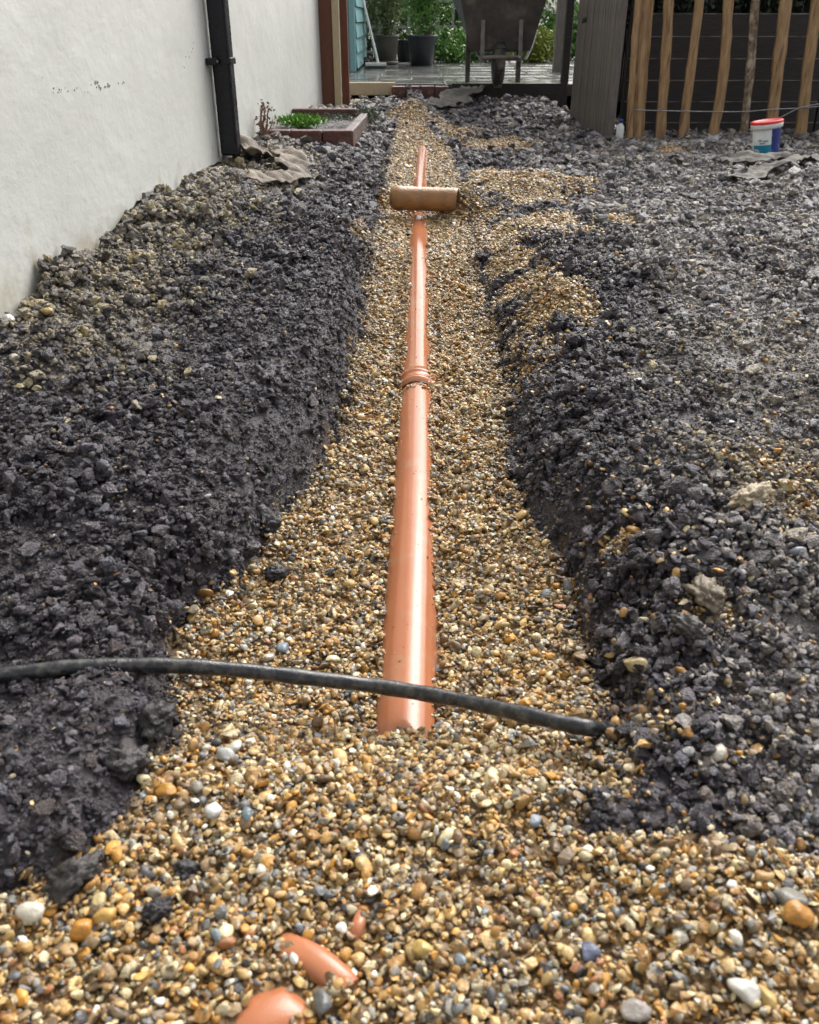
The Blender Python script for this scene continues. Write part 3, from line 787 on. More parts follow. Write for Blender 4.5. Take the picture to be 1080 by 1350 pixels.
for i in np.nonzero(ok & ~far_)[0]:
    a = pa_[i]; b = a * aspect_b[i]; c = a * aspect_c[i]
    rc = min(15, max(1, int(round(math.sqrt(a * b) * 0.85 / RES))))
    m_, dome, nd = disc[rc]
    best = None
    for k in range(2 if (pt_[i] == 0 and py_[i] < 1.4) else 1):
        x = px_[i] + (jit[i, k, 0] * a * 0.8 if k else 0.0); y = py_[i] + (jit[i, k, 1] * a * 0.8 if k else 0.0)
        jx = int((x - HX0) / RES); jy = int((y - HY0) / RES)
        if jx < rc or jy < rc or jx >= HNX - rc or jy >= HNY - rc: continue
        h = H[jy - rc:jy + rc + 1, jx - rc:jx + rc + 1]
        mean = float((h * m_).sum()) / nd
        if best is None or mean < best[0]: best = (mean, x, y, jx, jy, h)
    if best is None: ok[i] = False; continue
    mean, x, y, jx, jy, h = best
    z = mean + c * 0.42
    px_[i], py_[i], zc[i] = x, y, z
    slope[i, 0] = (h[:, -1].mean() - h[:, 0].mean()) / (2 * rc * RES); slope[i, 1] = (h[-1].mean() - h[0].mean()) / (2 * rc * RES)
    np.maximum(h, z + dome * (c * 0.8), out=h)
base = height(px_, py_)
ok &= zc < base + 0.06 + 0.08 * (np.abs(side) < 0.1)

# colours
col = np.zeros((n_all, 3))
def pick(P, n): return P[0][rng.choice(len(P[0]), n, p=P[1])]
gcol = pick(PG, n_all); scol = pick(PS, n_all); rcol = pick(PR, n_all); wcol = pick(PW, n_all)
tr, tw = soil_mix(px_, py_)
soilc = np.where((rng.random(n_all) < tr)[:, None], rcol, scol)
soilc = np.where((rng.random(n_all) < tw)[:, None], wcol, soilc)
pm = at_z(1050, 625, 0.0); pm2 = at_z(1000, 480, 0.0)
tm = 0.75 * np.maximum(sstep(1.2, 0.4, np.hypot((px_ - pm.x) / .28, (py_ - pm.y) / .20) + .3 * vnoise(px_, py_, .08, 73)), .7 * sstep(1.2, .4, np.hypot((px_ - pm2.x) / .4, (py_ - pm2.y) / .35) + .3 * vnoise(px_, py_, .1, 74)))
soilc = np.where((rng.random(n_all) < tm)[:, None], wcol, soilc); pa_[(rng.random(n_all) < tm) & (pt_ == 1)] *= 0.8
tf = sstep(4.0, 6.0, py_) * 0.5
soilc = np.where((rng.random(n_all) < tf)[:, None], rcol, soilc)
col = np.where((pt_ == 0)[:, None], gcol, soilc)
col *= np.exp(rng.normal(0, 0.16, (n_all, 1)))
# muddied gravel near the banks
xl_, xr_ = x_left(py_), x_right(py_)
edge = np.minimum(np.abs(px_ - xl_), np.abs(px_ - xr_))
mud = (pt_ == 0) & (rng.random(n_all) < 0.45 * sstep(0.09, 0.0, edge))
col[mud] = col[mud] * 0.45 + np.array(s2l((58, 52, 50))) * 0.5

col[grit] = np.array(s2l((176, 138, 98))) * rng.uniform(.6, 1.1, (int(grit.sum()), 1))

def stone_proto(name, seed, lump, cuts, m, coll, sub=2):
    rg = np.random.default_rng(seed)
    bm = bmesh.new(); bmesh.ops.create_icosphere(bm, subdivisions=sub, radius=1.0)
    ks = rg.normal(0, 1, (7, 3)) * np.array([1.3, 1.3, 1.8, 2.4, 2.8, 3.6, 4.5])[:, None]; ph = rg.uniform(0, 6.28, 7)
    am = np.array([1, 1, .8, .6, .5, .4, .3]) * lump
    planes = [(Vector(rg.normal(0, 1, 3)).normalized(), rg.uniform(0.55, 0.85)) for _ in range(cuts)]
    for v in bm.verts:
        p = v.co.copy(); r_ = 1.0
        for k in range(7): r_ += am[k] * math.sin(float(ks[k] @ np.array(p)) + ph[k])
        p = p * max(0.45, r_)
        for (nn, dd) in planes:
            q = p.dot(nn)
            if q > dd: p = p - nn * (q - dd) * 0.88
        v.co = p
    me = bpy.data.meshes.new(name); bm.to_mesh(me); bm.free()
    for p in me.polygons: p.use_smooth = True
    me.materials.append(m)
    o = bpy.data.objects.new(name, me); coll.objects.link(o)
    return o
M['gravel'] = inst_mat('wet_flint_gravel', 0.36, 0.16, 1.6, 0.16, 3.0, 0.66, 1.28)
M['crumb'] = inst_mat('wet_earth_crumb', 0.27, 0.13, 2.0, 0.5, 5.0, 0.55, 1.40)
cg = bpy.data.collections.new('pebble_shapes'); cs = bpy.data.collections.new('crumb_shapes')
def chip_proto(name, seed, m, coll):
    """broken flint: hull of a few points with worn edges"""
    rg = np.random.default_rng(seed)
    bm = bmesh.new()
    for p in rg.normal(0, 1, (9 + seed % 6, 3)):
        p = p / np.linalg.norm(p) * rg.uniform(0.80, 1.15); bm.verts.new(tuple(p))
    bmesh.ops.convex_hull(bm, input=bm.verts)
    bmesh.ops.delete(bm, geom=[v for v in bm.verts if not v.link_faces], context='VERTS')
    bmesh.ops.subdivide_edges(bm, edges=bm.edges[:], cuts=2, use_grid_fill=True, smooth=0.16)
    bmesh.ops.triangulate(bm, faces=bm.faces[:])
    for v in bm.verts:
        q = v.co.copy(); v.co = q * (1 + 0.05 * math.sin(q.x * 5 + seed) * math.sin(q.y * 6 + seed * 2))
    me = bpy.data.meshes.new(name); bm.to_mesh(me); bm.free()
    for p in me.polygons: p.use_smooth = (seed % 3 == 0)
    me.materials.append(m)
    coll.objects.link(bpy.data.objects.new(name, me))
for k in range(4): stone_proto('pebble_shape_%02d' % k, 50 + k, 0.032 + 0.012 * (k % 3), 6 + k % 4, M['gravel'], cg)
for k in range(4, 14): chip_proto('pebble_shape_%02d' % k, 50 + k, M['gravel'], cg)
from mathutils import noise as mn
def crumb_proto(name, seed, m, coll):
    """broken crumb of earth: hull of random points, roughened"""
    rg = np.random.default_rng(seed)
    bm = bmesh.new()
    for p in rg.normal(0, 1, (13 + seed % 8, 3)):
        p = p / np.linalg.norm(p) * rg.uniform(0.72, 1.12); bm.verts.new(tuple(p))
    r_ = bmesh.ops.convex_hull(bm, input=bm.verts)
    loose = [v for v in bm.verts if not v.link_faces]
    bmesh.ops.delete(bm, geom=loose, context='VERTS')
    bmesh.ops.subdivide_edges(bm, edges=bm.edges[:], cuts=2, use_grid_fill=True)
    bmesh.ops.triangulate(bm, faces=bm.faces[:])
    o3 = Vector((seed * 2.3, seed * 1.1, seed * .7))
    for v in bm.verts:
        q = v.co.copy()
        v.co = q * (1 + 0.20 * mn.noise(q * 1.9 + o3) + 0.20 * mn.noise(q * 4.2 + o3) + 0.10 * mn.noise(q * 9 + o3))
    me = bpy.data.meshes.new(name); bm.to_mesh(me); bm.free()
    for p in me.polygons: p.use_smooth = (seed % 3 == 0)
    me.materials.append(m)
    o = bpy.data.objects.new(name, me); coll.objects.link(o)
for k in range(12): crumb_proto('crumb_shape_%02d' % k, 90 + k, M['crumb'], cs)

def scatter(name, sel, coll, nvar, label, m):
    n = int(sel.sum())
    me = bpy.data.meshes.new(name)
    me.vertices.add(n)
    co = np.stack([px_[sel], py_[sel], zc[sel]], -1).astype(np.float32)
    me.vertices.foreach_set('co', co.ravel())
    rot = np.stack([np.arctan(slope[sel, 1]) * 0.6 + tilt[sel, 0], -np.arctan(slope[sel, 0]) * 0.6 + tilt[sel, 1], yaw[sel]], -1).astype(np.float32)
    scl = np.stack([pa_[sel], pa_[sel] * aspect_b[sel], pa_[sel] * aspect_c[sel]], -1).astype(np.float32)
    for nm, arr in (('rot', rot), ('scl', scl)):
        at = me.attributes.new(nm, 'FLOAT_VECTOR', 'POINT'); at.data.foreach_set('vector', arr.ravel())
    at = me.attributes.new('col', 'FLOAT_COLOR', 'POINT')
    at.data.foreach_set('color', np.concatenate([col[sel], np.ones((n, 1))], 1).astype(np.float32).ravel())
    at = me.attributes.new('pick', 'INT', 'POINT'); at.data.foreach_set('value', rng.integers(0, nvar, n).astype(np.int32))
    me.materials.append(m)
    o = bpy.data.objects.new(name, me); COL.objects.link(o)
    ng = bpy.data.node_groups.new(name, 'GeometryNodeTree')
    ng.interface.new_socket('Geometry', in_out='INPUT', socket_type='NodeSocketGeometry')
    ng.interface.new_socket('Geometry', in_out='OUTPUT', socket_type='NodeSocketGeometry')
    N = ng.nodes; L = ng.links
    gi = N.new('NodeGroupInput'); go = N.new('NodeGroupOutput')
    ip = N.new('GeometryNodeInstanceOnPoints')
    ci = N.new('GeometryNodeCollectionInfo'); ci.inputs['Collection'].default_value = coll
    ci.inputs['Separate Children'].default_value = True; ci.inputs['Reset Children'].default_value = True
    def na(nm, t):
        q = N.new('GeometryNodeInputNamedAttribute'); q.data_type = t; q.inputs['Name'].default_value = nm
        return [s for s in q.outputs if s.enabled and s.name == 'Attribute'][0]
    e2r = N.new('FunctionNodeEulerToRotation')
    L.new(na('rot', 'FLOAT_VECTOR'), e2r.inputs[0])
    L.new(gi.outputs[0], ip.inputs['Points']); L.new(ci.outputs[0], ip.inputs['Instance'])
    ip.inputs['Pick Instance'].default_value = True
    L.new(na('pick', 'INT'), ip.inputs['Instance Index'])
    L.new(e2r.outputs[0], ip.inputs['Rotation']); L.new(na('scl', 'FLOAT_VECTOR'), ip.inputs['Scale'])
    L.new(ip.outputs[0], go.inputs[0])
    md = o.modifiers.new('scatter', 'NODES'); md.node_group = ng
    tag(o, label, 'gravel' if nvar == 14 else 'soil', kind='stuff')
    return o
scatter('gravel', ok & (pt_ == 0), cg, 14, 'tan and grey flint gravel bedding in the trench', M['gravel'])
scatter('soil', ok & (pt_ == 1), cs, 12, 'dark wet crumbly soil dug up on both sides', M['crumb'])
print('pieces', int((ok & (pt_ == 0)).sum()), int((ok & (pt_ == 1)).sum()))

def top_at(x, y, r=2):
    jx = int((x - HX0) / RES); jy = int((y - HY0) / RES)
    if r <= jx < HNX - r and r <= jy < HNY - r:
        return float(np.median(H[jy - r:jy + r + 1, jx - r:jx + r + 1]))
    return float(height(x, y))
def px_ground(px, py):
    z = 0.0
    for _ in range(30):
        p = at_z(px, py, z); z = 0.6 * z + 0.4 * float(height(p.x, p.y))
    return at_z(px, py, z)

# ------------------------------------------------------------------ single stones and clods that stand out
def single(name, px, py, size, c, label, cat, kind='stone', asp=(1, .75, .55), seed=0, sink=0.25, rz=None):
    p = px_ground(px, py)
    c = tuple(v * .93 for v in c)
    m = mat(name, s2l(c), 0.36 if kind == 'stone' else 0.5, tuple(v * 0.72 for v in s2l(c)), 55, 0.5 if kind == 'stone' else 1.0, 140, rvar=0.12, bdist=0.004)
    sub = 3 if kind == 'stone' else 4
    o = stone_proto(name, 300 + seed, 0.05 if kind == 'stone' else 0.085, 7 if kind == 'stone' else 2, m, COL, sub)
    if kind == 'clod':
        from mathutils import noise as mn
        for v in o.data.vertices:
            q = v.co.normalized(); o3 = Vector((seed * 3.1, seed * 1.7, seed * .9))
            f = 0.80 + 0.34 * mn.noise(q * 1.6 + o3) + 0.26 * mn.noise(q * 3.6 + o3) + 0.20 * mn.noise(q * 7.5 + o3) + 0.12 * mn.noise(q * 15 + o3)
            v.co = v.co * f
    o.data.transform(Matrix.Diagonal((size / 2 * asp[0], size / 2 * asp[1], size / 2 * asp[2], 1)))
    h = size / 2 * asp[2]
    o.location = (p.x, p.y, top_at(p.x, p.y, 3) + h * (1 - 2 * sink))
    rr_ = random.Random(seed)
    o.rotation_euler = (rr_.uniform(-.25, .25), rr_.uniform(-.25, .25), rz if rz is not None else rr_.uniform(0, 3))
    tag(o, label, cat)
    return o
PEB = [
 (374, 857, .030, (134, 148, 156), 'blue grey pebble in the gravel just above the black hose'),
 (322, 858, .020, (222, 216, 204), 'small white pebble in the gravel left of the blue grey one'),
 (298, 1002, .028, (188, 190, 186), 'grey white flat pebble below the hose, nearer of a pale pair'),
 (312, 992, .026, (226, 224, 212), 'bright white flat pebble below the hose, upper of a pale pair'),
 (310, 912, .021, (196, 176, 138), 'cream wedge of flint touching the underside of the hose'),
 (220, 1046, .032, (206, 150, 70), 'large golden pebble beside the near left soil'),
 (282, 1073, .027, (214, 212, 206), 'pale grey pebble right of the golden pebble'),
 (327, 1077, .024, (116, 132, 136), 'flat slate blue pebble right of the pale grey pebble'),
 (110, 1231, .034, (204, 142, 58), 'long orange pebble in the bottom left gravel'),
 (139, 1213, .028, (212, 168, 90), 'round yellow pebble beside the long orange pebble'),
 (131, 1188, .022, (216, 196, 140), 'small cream pebble above the round yellow pebble'),
 (42, 1210, .036, (226, 218, 198), 'large chalky white stone at the lower left edge'),
 (450, 1228, .018, (232, 228, 222), 'tiny white pebble right above the curved orange bend'),
 (388, 1267, .016, (236, 232, 226), 'white pebble resting on the curved orange bend'),
 (425, 1330, .034, (112, 112, 110), 'dark grey stone between the two buried orange fittings'),
 (480, 1145, .026, (206, 168, 104), 'tan rounded pebble in the middle of the near gravel'),
 (705, 1084, .025, (142, 152, 160), 'angular blue grey pebble right of centre in near gravel'),
 (700, 1020, .022, (212, 156, 72), 'orange chip in the gravel below the hose end'),
 (765, 971, .030, (150, 150, 142), 'rounded grey stone leaning on the right end of the hose'),
 (778, 1262, .030, (104, 110, 132), 'bluish purple pebble low in the right foreground'),
 (980, 1306, .034, (226, 222, 212), 'long white pebble near the bottom right corner'),
 (1010, 1317, .030, (204, 172, 104), 'yellow round pebble right of the long white pebble'),
 (965, 1168, .014, (240, 238, 232), 'tiny bright white pebble in the right gravel heap'),
 (1040, 1188, .036, (136, 132, 122), 'large grey stone on the right gravel heap'),
 (1050, 1212, .036, (196, 138, 62), 'large orange stone under the grey one at right edge'),
 (556, 1258, .030, (208, 178, 104), 'golden round pebble at the bottom centre'),
 (838, 1340, .032, (158, 150, 142), 'grey wedge stone at the bottom edge right of centre'),
 (1049, 737, .034, (122, 128, 140), 'flat slate blue stone on the dark soil at right edge'),
 (823, 692, .026, (222, 192, 112), 'yellow pebble on the dark right bank'),
 (835, 702, .030, (196, 152, 92), 'tan pebble touching the yellow one on the right bank'),
 (832, 905, .040, (176, 156, 112), 'buff stone in the dark soil above the hose end'),
 (810, 962, .026, (206, 160, 92), 'orange lump of grit beside the hose end'),
 (945, 1000, .034, (196, 188, 172), 'cream flint standing up in the right soil'),
 (15, 437, .034, (228, 226, 222), 'white stone against the wall at the left edge'),
 (64, 425, .040, (186, 160, 100), 'yellow stone in the rubble near the wall'),
 (20, 478, .028, (206, 196, 176), 'pale stone in the rubble below the white stone'),
 (275, 664, .018, (198, 196, 194), 'single pale pebble on the dark left soil'),
]
for k, (a_, b_, s_, c_, l_) in enumerate(PEB):
    rr_ = random.Random(k)
    single('pebble', a_, b_, s_, c_, l_, 'pebble', 'stone', (1, rr_.uniform(.62, .9), rr_.uniform(.42, .65)), seed=k, sink=0.33)
CLOD = [
 (352, 697, .085, (40, 36, 37), 'big black clod of earth at the gravel edge of the left bank', (1, .8, .75)),
 (362, 762, .060, (38, 34, 35), 'smaller black clod lying on the gravel below the big one', (1, .8, .6)),
 (330, 730, .055, (44, 40, 40), 'black clod between the left bank and the gravel spill', (1, .9, .6)),
 (205, 962, .075, (44, 40, 40), 'dark clod just under the hose at the left soil edge', (1, .9, .7)),
 (165, 1008, .080, (58, 53, 52), 'rounded grey black clod at the edge of the near left soil', (1, .8, .6)),
 (95, 1160, .075, (66, 61, 58), 'muddy grey lump at the foot of the near left soil', (1, .8, .55)),
 (245, 1150, .038, (46, 42, 43), 'small dark clod lying alone on the near left gravel', (1, .8, .6)),
 (205, 1205, .042, (42, 38, 38), 'dark crumbly clod low on the left gravel', (1, .7, .6)),
 (224, 405, .075, (74, 69, 68), 'grey clod standing on the left spoil below the wall', (1, .7, .6)),
 (60, 568, .085, (74, 70, 72), 'flat grey slab of earth on the left spoil', (1, .75, .3)),
 (985, 672, .090, (176, 158, 128), 'cream lump of dried mortar in the right soil', (.6, 1, .45)),
 (930, 792, .085, (132, 120, 100), 'brown gritty lump in the right soil', (1, .7, .5)),
 (770, 348, .055, (62, 50, 40), 'brown clod by the hollow on the right bank', (1, .8, .6)),
 (792, 292, .085, (120, 116, 110), 'grey broken stone on the right bank beyond the brown clod', (1, .6, .55)),
 (905, 420, .080, (112, 110, 100), 'dull grey lump in the middle of the right ground', (1, .7, .4)),
 (1040, 770, .060, (66, 62, 62), 'dark rock on the soil at the right edge', (1, .8, .6)),
 (905, 850, .060, (82, 78, 76), 'grey rough rock on the right soil above the hose end', (1, .8, .6)),
]
for k, (a_, b_, s_, c_, l_, asp) in enumerate(CLOD):
    single('clod' if c_[0] < 90 else 'rubble_lump', a_, b_, s_, c_, l_, 'clod' if c_[0] < 90 else 'rubble', 'clod', asp, seed=70 + k, sink=0.36)

# ------------------------------------------------------------------ fabric scraps
def fabric(name, spine, width, label, m, fold=0.02, seed=0, lift=0.006, nu=70, nw=26, drape=True, edge=0.02):
    path = smooth_path([Vector(p) for p in spine], 10)
    P = np.array([[p.x, p.y, p.z] for p in path])
    s = np.linspace(0, len(P) - 1, nu); P = np.stack([np.interp(s, np.arange(len(P)), P[:, k]) for k in range(3)], 1)
    T = np.gradient(P, axis=0); T[:, 2] = 0; T /= np.linalg.norm(T, axis=1)[:, None] + 1e-9
    S = np.stack([T[:, 1], -T[:, 0], np.zeros(nu)], 1)
    V = np.zeros((nu, nw, 3))
    for j in range(nw):
        w_ = (j / (nw - 1) - .5) * width
        ww = w_ * (1 + 0.25 * vnoise(s / 9.0, s * 0 + seed, 1.0, 80 + seed)) + vnoise(s / 4.0, s * 0 + j * 0.02, 1.0, 90 + seed) * edge
        V[:, j] = P + S * ww[:, None]
    fx = V[..., 0]; fy = V[..., 1]
    fold_z = fold * ((0.5 + 0.5 * vnoise(fx + fy * 0.4, fy * 2.2, 0.08, 81 + seed)) * 1.0 + (0.5 + 0.5 * vnoise(fx * 1.3, fy, 0.036, 82 + seed)) * 0.5 + (0.5 + 0.5 * vnoise(fx, fy, 0.016, 83 + seed)) * 0.14)
    if drape: V[..., 2] = height(fx, fy) + lift + fold_z + P[:, None, 2]
    else: V[..., 2] += fold_z
    idx = np.arange(nu * nw).reshape(nu, nw)
    q = np.stack([idx[:-1, :-1], idx[:-1, 1:], idx[1:, 1:], idx[1:, :-1]], -1).reshape(-1, 4)
    o = np_mesh(name, V.reshape(-1, 3), q, m, smooth=True)
    sd = o.modifiers.new('thickness', 'SOLIDIFY'); sd.thickness = 0.005; sd.offset = 1
    tag(o, label, 'fabric')
    return o
def g0(px, py, up=0.0):
    p = px_ground(px, py); return (p.x, p.y, up)
fabric('felt_sheet', [g0(955, 221, .002), g0(985, 219, .018), g0(1015, 217, .008), g0(1042, 216, .002)], 0.11, 'grey felt scrap on the ground just in front of the red lidded bucket', M['felt'], .030, 1, edge=.03)
fabric('felt_sheet', [g0(966, 243, .002), g0(1000, 237, .012), g0(1040, 224, .022), g0(1085, 215, .015)], 0.12, 'long grey felt strip lying nearest below the red lidded bucket', M['felt'], .028, 3, edge=.03)
fabric('felt_sheet', [g0(590, 150, .0), g0(602, 136, .03), g0(630, 128, .04), g0(665, 125, .03), g0(705, 124, .01)], 0.24, 'grey muddy sheet spread below the wheelbarrow wheel', M['felt'], .04, 2, edge=.09)
fabric('muddy_cloth', [g0(294, 214, .0), g0(316, 217, .030), g0(338, 219, .022), g0(358, 217, .0)], 0.20, 'crumpled buff cloth at the foot of the black downpipe', M['felt_buff'], .045, 4, edge=.05)
fabric('muddy_cloth', [g0(314, 241, .0), g0(335, 248, .022), g0(370, 252, .018), g0(405, 244, .0)], 0.10, 'buff cloth strip nearest the camera below the downpipe', M['felt_buff'], .032, 6, edge=.03)
fabric('muddy_cloth', [g0(368, 210, .0), g0(382, 218, .025), g0(388, 234, .02), g0(400, 243, .0)], 0.12, 'folded buff cloth on the spoil right of the downpipe', M['felt_buff'], .035, 7, edge=.03)

# ------------------------------------------------------------------ raised bed by the wall
bed = empty('raised_bed', (0, 0, 0), 'small raised bed with brick edging against the white wall', 'raised bed')
bx0, bx1 = float(wall_x(5.2)) + .004, -0.307
nb_ = 3; w = (bx1 - bx0) / nb_
for k in range(nb_):
    mb = MB(); mb.box((0, 0, 0), (w - 0.006, 0.075, 0.13))
    o = mb.build('brick', M['brick'], bed, bevel=0.006); o.location = (bx0 + w * (k + .5), 5.23 + rs.uniform(-.006, .006), 0.203 + rs.uniform(-.004, .004)); o.rotation_euler = (0, 0, rs.uniform(-.02, .02))
for k in range(2):
    mb = MB(); mb.box((0, 0, 0), (0.055, 0.49, 0.14))
    o = mb.build('kerb_stone', M['kerb'], bed, bevel=0.008); o.location = (-0.330 + k * 0.022, 5.53 + k * 0.50, 0.190 + rs.uniform(-.004, .004)); o.rotation_euler = (0, 0, -0.045)
mb = MB(); mb.box((-0.56, 6.30, 0.215), (0.42, 0.06, 0.14)); mb.build('brick', M['brick'], bed, bevel=0.006)
xsb = np.linspace(float(wall_x(5.7)) - .02, -0.33, 30); ysb = np.linspace(5.24, 6.29, 40)
BX, BY = np.meshgrid(xsb, ysb); BZ = 0.235 + vnoise(BX, BY, 0.06, 91) * 0.012
idx = np.arange(BX.size).reshape(BX.shape)
np_mesh('earth', np.stack([BX, BY, BZ], -1).reshape(-1, 3), np.stack([idx[:-1, :-1], idx[:-1, 1:], idx[1:, 1:], idx[1:, :-1]], -1).reshape(-1, 4), M['soil'], bed, smooth=True)

# ------------------------------------------------------------------ plants
def leaf_cloud(name, centers, dirs, length, width, m, parent, rgl, curl=0.25):
    """one small bent leaf (two quads) at each centre"""
    n = len(centers)
    d = dirs / (np.linalg.norm(dirs, axis=1)[:, None] + 1e-9)
    s = np.cross(d, rgl.normal(0, 1, (n, 3))); s /= np.linalg.norm(s, axis=1)[:, None] + 1e-9
    nn = np.cross(d, s)
    L_ = (length * rgl.uniform(.6, 1.3, n))[:, None]; W = (width * rgl.uniform(.7, 1.25, n))[:, None]
    a = centers; b = centers + d * L_ * .5 + s * W * .5 - nn * L_ * curl * .2
    c = centers + d * L_ - nn * L_ * curl; e = centers + d * L_ * .5 - s * W * .5 - nn * L_ * curl * .2
    mid = centers + d * L_ * .55
    V = np.stack([a, b, c, e], 1).reshape(-1, 3)
    q = np.arange(n * 4).reshape(n, 4)
    return np_mesh(name, V, q, m, parent)
def shrub(name, loc, rx, ry, hgt, n, ll, lw, m, label, cat='shrub', seed=0, z0=0.0, stems=7, up=0.4, clump=28, group=None, stem_r=0.008):
    rgl = np.random.default_rng(seed)
    o = empty(name, loc, label, cat, group)
    cl = rgl.normal(0, 1, (clump, 3)); cl /= np.linalg.norm(cl, axis=1)[:, None]
    cl *= rgl.uniform(.35, 1.0, (clump, 1))
    cc = np.stack([cl[:, 0] * rx * .85, cl[:, 1] * ry * .85, z0 + hgt * (0.5 + 0.46 * cl[:, 2])], 1)
    k = rgl.integers(0, clump, n)
    sp = np.array([rx, ry, hgt * .5]) * 0.30
    P = cc[k] + rgl.normal(0, 1, (n, 3)) * sp * .75
    P[:, 2] = np.maximum(P[:, 2], z0 + 0.01)
    D = rgl.normal(0, 1, (n, 3)); D[:, 2] += up
    leaf_cloud('foliage', P, D, ll, lw, m, o, rgl)
    mb = MB()
    for i in range(stems):
        t = cc[i % clump]
        mb.tube([(rgl.normal(0, .04) * 1, rgl.normal(0, .04), z0 - 0.04), (t[0] * .5, t[1] * .5, z0 + (t[2] - z0) * .55), tuple(t)], [stem_r, stem_r * .75, stem_r * .4], 6, seed=i)
    mb.build('stem', M['stem'], o)
    return o

p = at_z(400, 166, 0.24)
shrub('seedling_patch', (p.x - .01, p.y - .02, 0.235), 0.15, 0.11, 0.055, 900, 0.030, 0.013, M['leaf_bright'], 'bright green seedlings growing in the raised bed', 'plant', 3, stems=10, up=1.4, clump=40, stem_r=.0015)
p = at_z(480, 158, 0.22)
shrub('low_weed', (p.x - .0, p.y + .1, 0.20), 0.10, 0.22, 0.075, 900, 0.022, 0.010, M['leaf_dull'], 'dull grey green weed sprawling over the bed corner', 'plant', 4, stems=6, clump=26, stem_r=.002)
p = at_z(430, 160, 0.24)
shrub('low_weed', (p.x + .05, p.y + .22, 0.23), 0.13, 0.22, 0.03, 700, 0.018, 0.008, M['leaf_dull'], 'thin dark ground cover on the soil of the raised bed', 'plant', 6, stems=4, clump=30, stem_r=.002)
# dry dead plant
base_ = at_z(353, 190, 0.22)
dead = empty('dead_plant', (float(wall_x(5.12)) + 0.05, 5.10, 0.20), 'dry brown dead plant against the wall beside the raised bed', 'plant')
mb = MB(); rd = random.Random(12); tips = []
for k in range(9):
    ex, ey, ez = rd.uniform(-.01, .05), rd.uniform(-.05, .05), rd.uniform(.10, .23)
    mid = (ex * .5 + rd.uniform(-.015, .015), ey * .5, ez * .55)
    mb.tube([(0, 0, 0), mid, (ex, ey, ez)], [.007, .005, .003], 6, jitter=.2, seed=k); tips.append((ex, ey, ez)); tips.append(mid)
mb.build('stem', M['dry'], dead)
rgl = np.random.default_rng(8); tp = np.array(tips)[rgl.integers(0, len(tips), 110)] + rgl.normal(0, .014, (110, 3))
leaf_cloud('dead_leaf', tp, rgl.normal(0, 1, (110, 3)), 0.026, 0.014, M['dry'], dead, rgl)

# pots at the back of the patio
def pot(name, pxl, pxr, pyb, hgt, m, label, plant):
    pb = at_z((pxl + pxr) / 2, pyb, PATIO_Z)
    zd = pb.y * CT + (CAM_Z - pb.z) * ST
    r = (pxr - pxl) / 2 / FPX * zd
    o = empty(name, (pb.x, pb.y + r * .8, PATIO_Z + .001), label, 'plant pot')
    mb = MB(); mb.lathe([(0.0, 0), (r * .78, 0), (r * .95, hgt * .88), (r * .97, hgt * .9), (r * 1.04, hgt * .9), (r * 1.04, hgt), (r * .94, hgt), (r * .90, hgt * .86), (0, hgt * .86)], 36)
    mb.build('pot_body', m, o)
    mb = MB(); mb.lathe([(r * .905, hgt * .862), (r * .5, hgt * .885), (0, hgt * .89)], 24); mb.build('compost', M['soil'], o)
    return (pb.x, pb.y + r * .8, PATIO_Z + hgt * .86), r
(lp, r1) = pot('plant_pot', 494, 526, 84, 0.32, M['pot_grey'], 'taupe round plant pot behind the leaning broom', None)
pb = lp
mb = MB(); mb.lathe([(0, 0), (r1 * .95, 0), (r1 * 1.0, .03), (r1 * .9, .03), (0, .02)], 32, (pb[0], pb[1] - .25, PATIO_Z + .002))
tag(mb.build('pot_saucer', M['pot_grey']), 'grey saucer on the patio in front of the taupe pot', 'saucer')
shrub('pot_shrub', lp, 0.34, 0.26, 1.05, 2600, 0.085, 0.016, M['leaf_bamboo'], 'olive bamboo like plant growing in the taupe pot', 'shrub', 21, stems=16, up=.3, clump=44)
(lp, r2) = pot('plant_pot', 537, 576, 87, 0.33, M['pot_dark'], 'large charcoal plant pot right of the taupe pot', None)
shrub('pot_shrub', (lp[0] + .06, lp[1], lp[2]), 0.36, 0.26, 1.0, 3000, 0.075, 0.024, M['leaf_mid'], 'leafy green bush growing in the charcoal pot', 'shrub', 22, stems=12, clump=40)
(lp, r3) = pot('plant_pot', 522, 545, 82, 0.26, M['pot_dark'], 'dark pot half hidden between the taupe and charcoal pots', None)
shrub('border_shrub', (at_y(592, 90, 12.7).x, 12.75, 0.24), 0.28, 0.28, 0.42, 2400, 0.06, 0.03, M['leaf_mid'], 'low bright green shrub left of the wheelbarrow tray', 'shrub', 23)
shrub('border_shrub', (at_y(712, 90, 12.3).x, 12.9, 0.24), 0.36, 0.30, 0.50, 2400, 0.07, 0.03, M['leaf_yellow'], 'yellow green shrub behind the right side of the wheelbarrow', 'shrub', 24)
shrub('border_shrub', (at_y(640, 90, 12.9).x, 13.1, 0.24), 0.45, 0.30, 0.55, 2200, 0.07, 0.03, M['leaf_mid'], 'green shrub mostly hidden behind the wheelbarrow', 'shrub', 25)
hx = [(-1.6, 1.6), (-0.55, 1.65), (0.35, 1.6), (1.2, 1.5), (2.3, 0.75), (3.4, 1.2)]
hl_ = ['dark leafy shrub in the back hedge behind the blue shed', 'dark leafy shrub in the back hedge above the taupe pot', 'dark leafy shrub in the back hedge above the charcoal pot',
       'dark leafy shrub in the back hedge behind the wheelbarrow', 'loose green shrub in the back hedge right of the wheelbarrow', 'dark shrub in the back hedge behind the slatted gate']
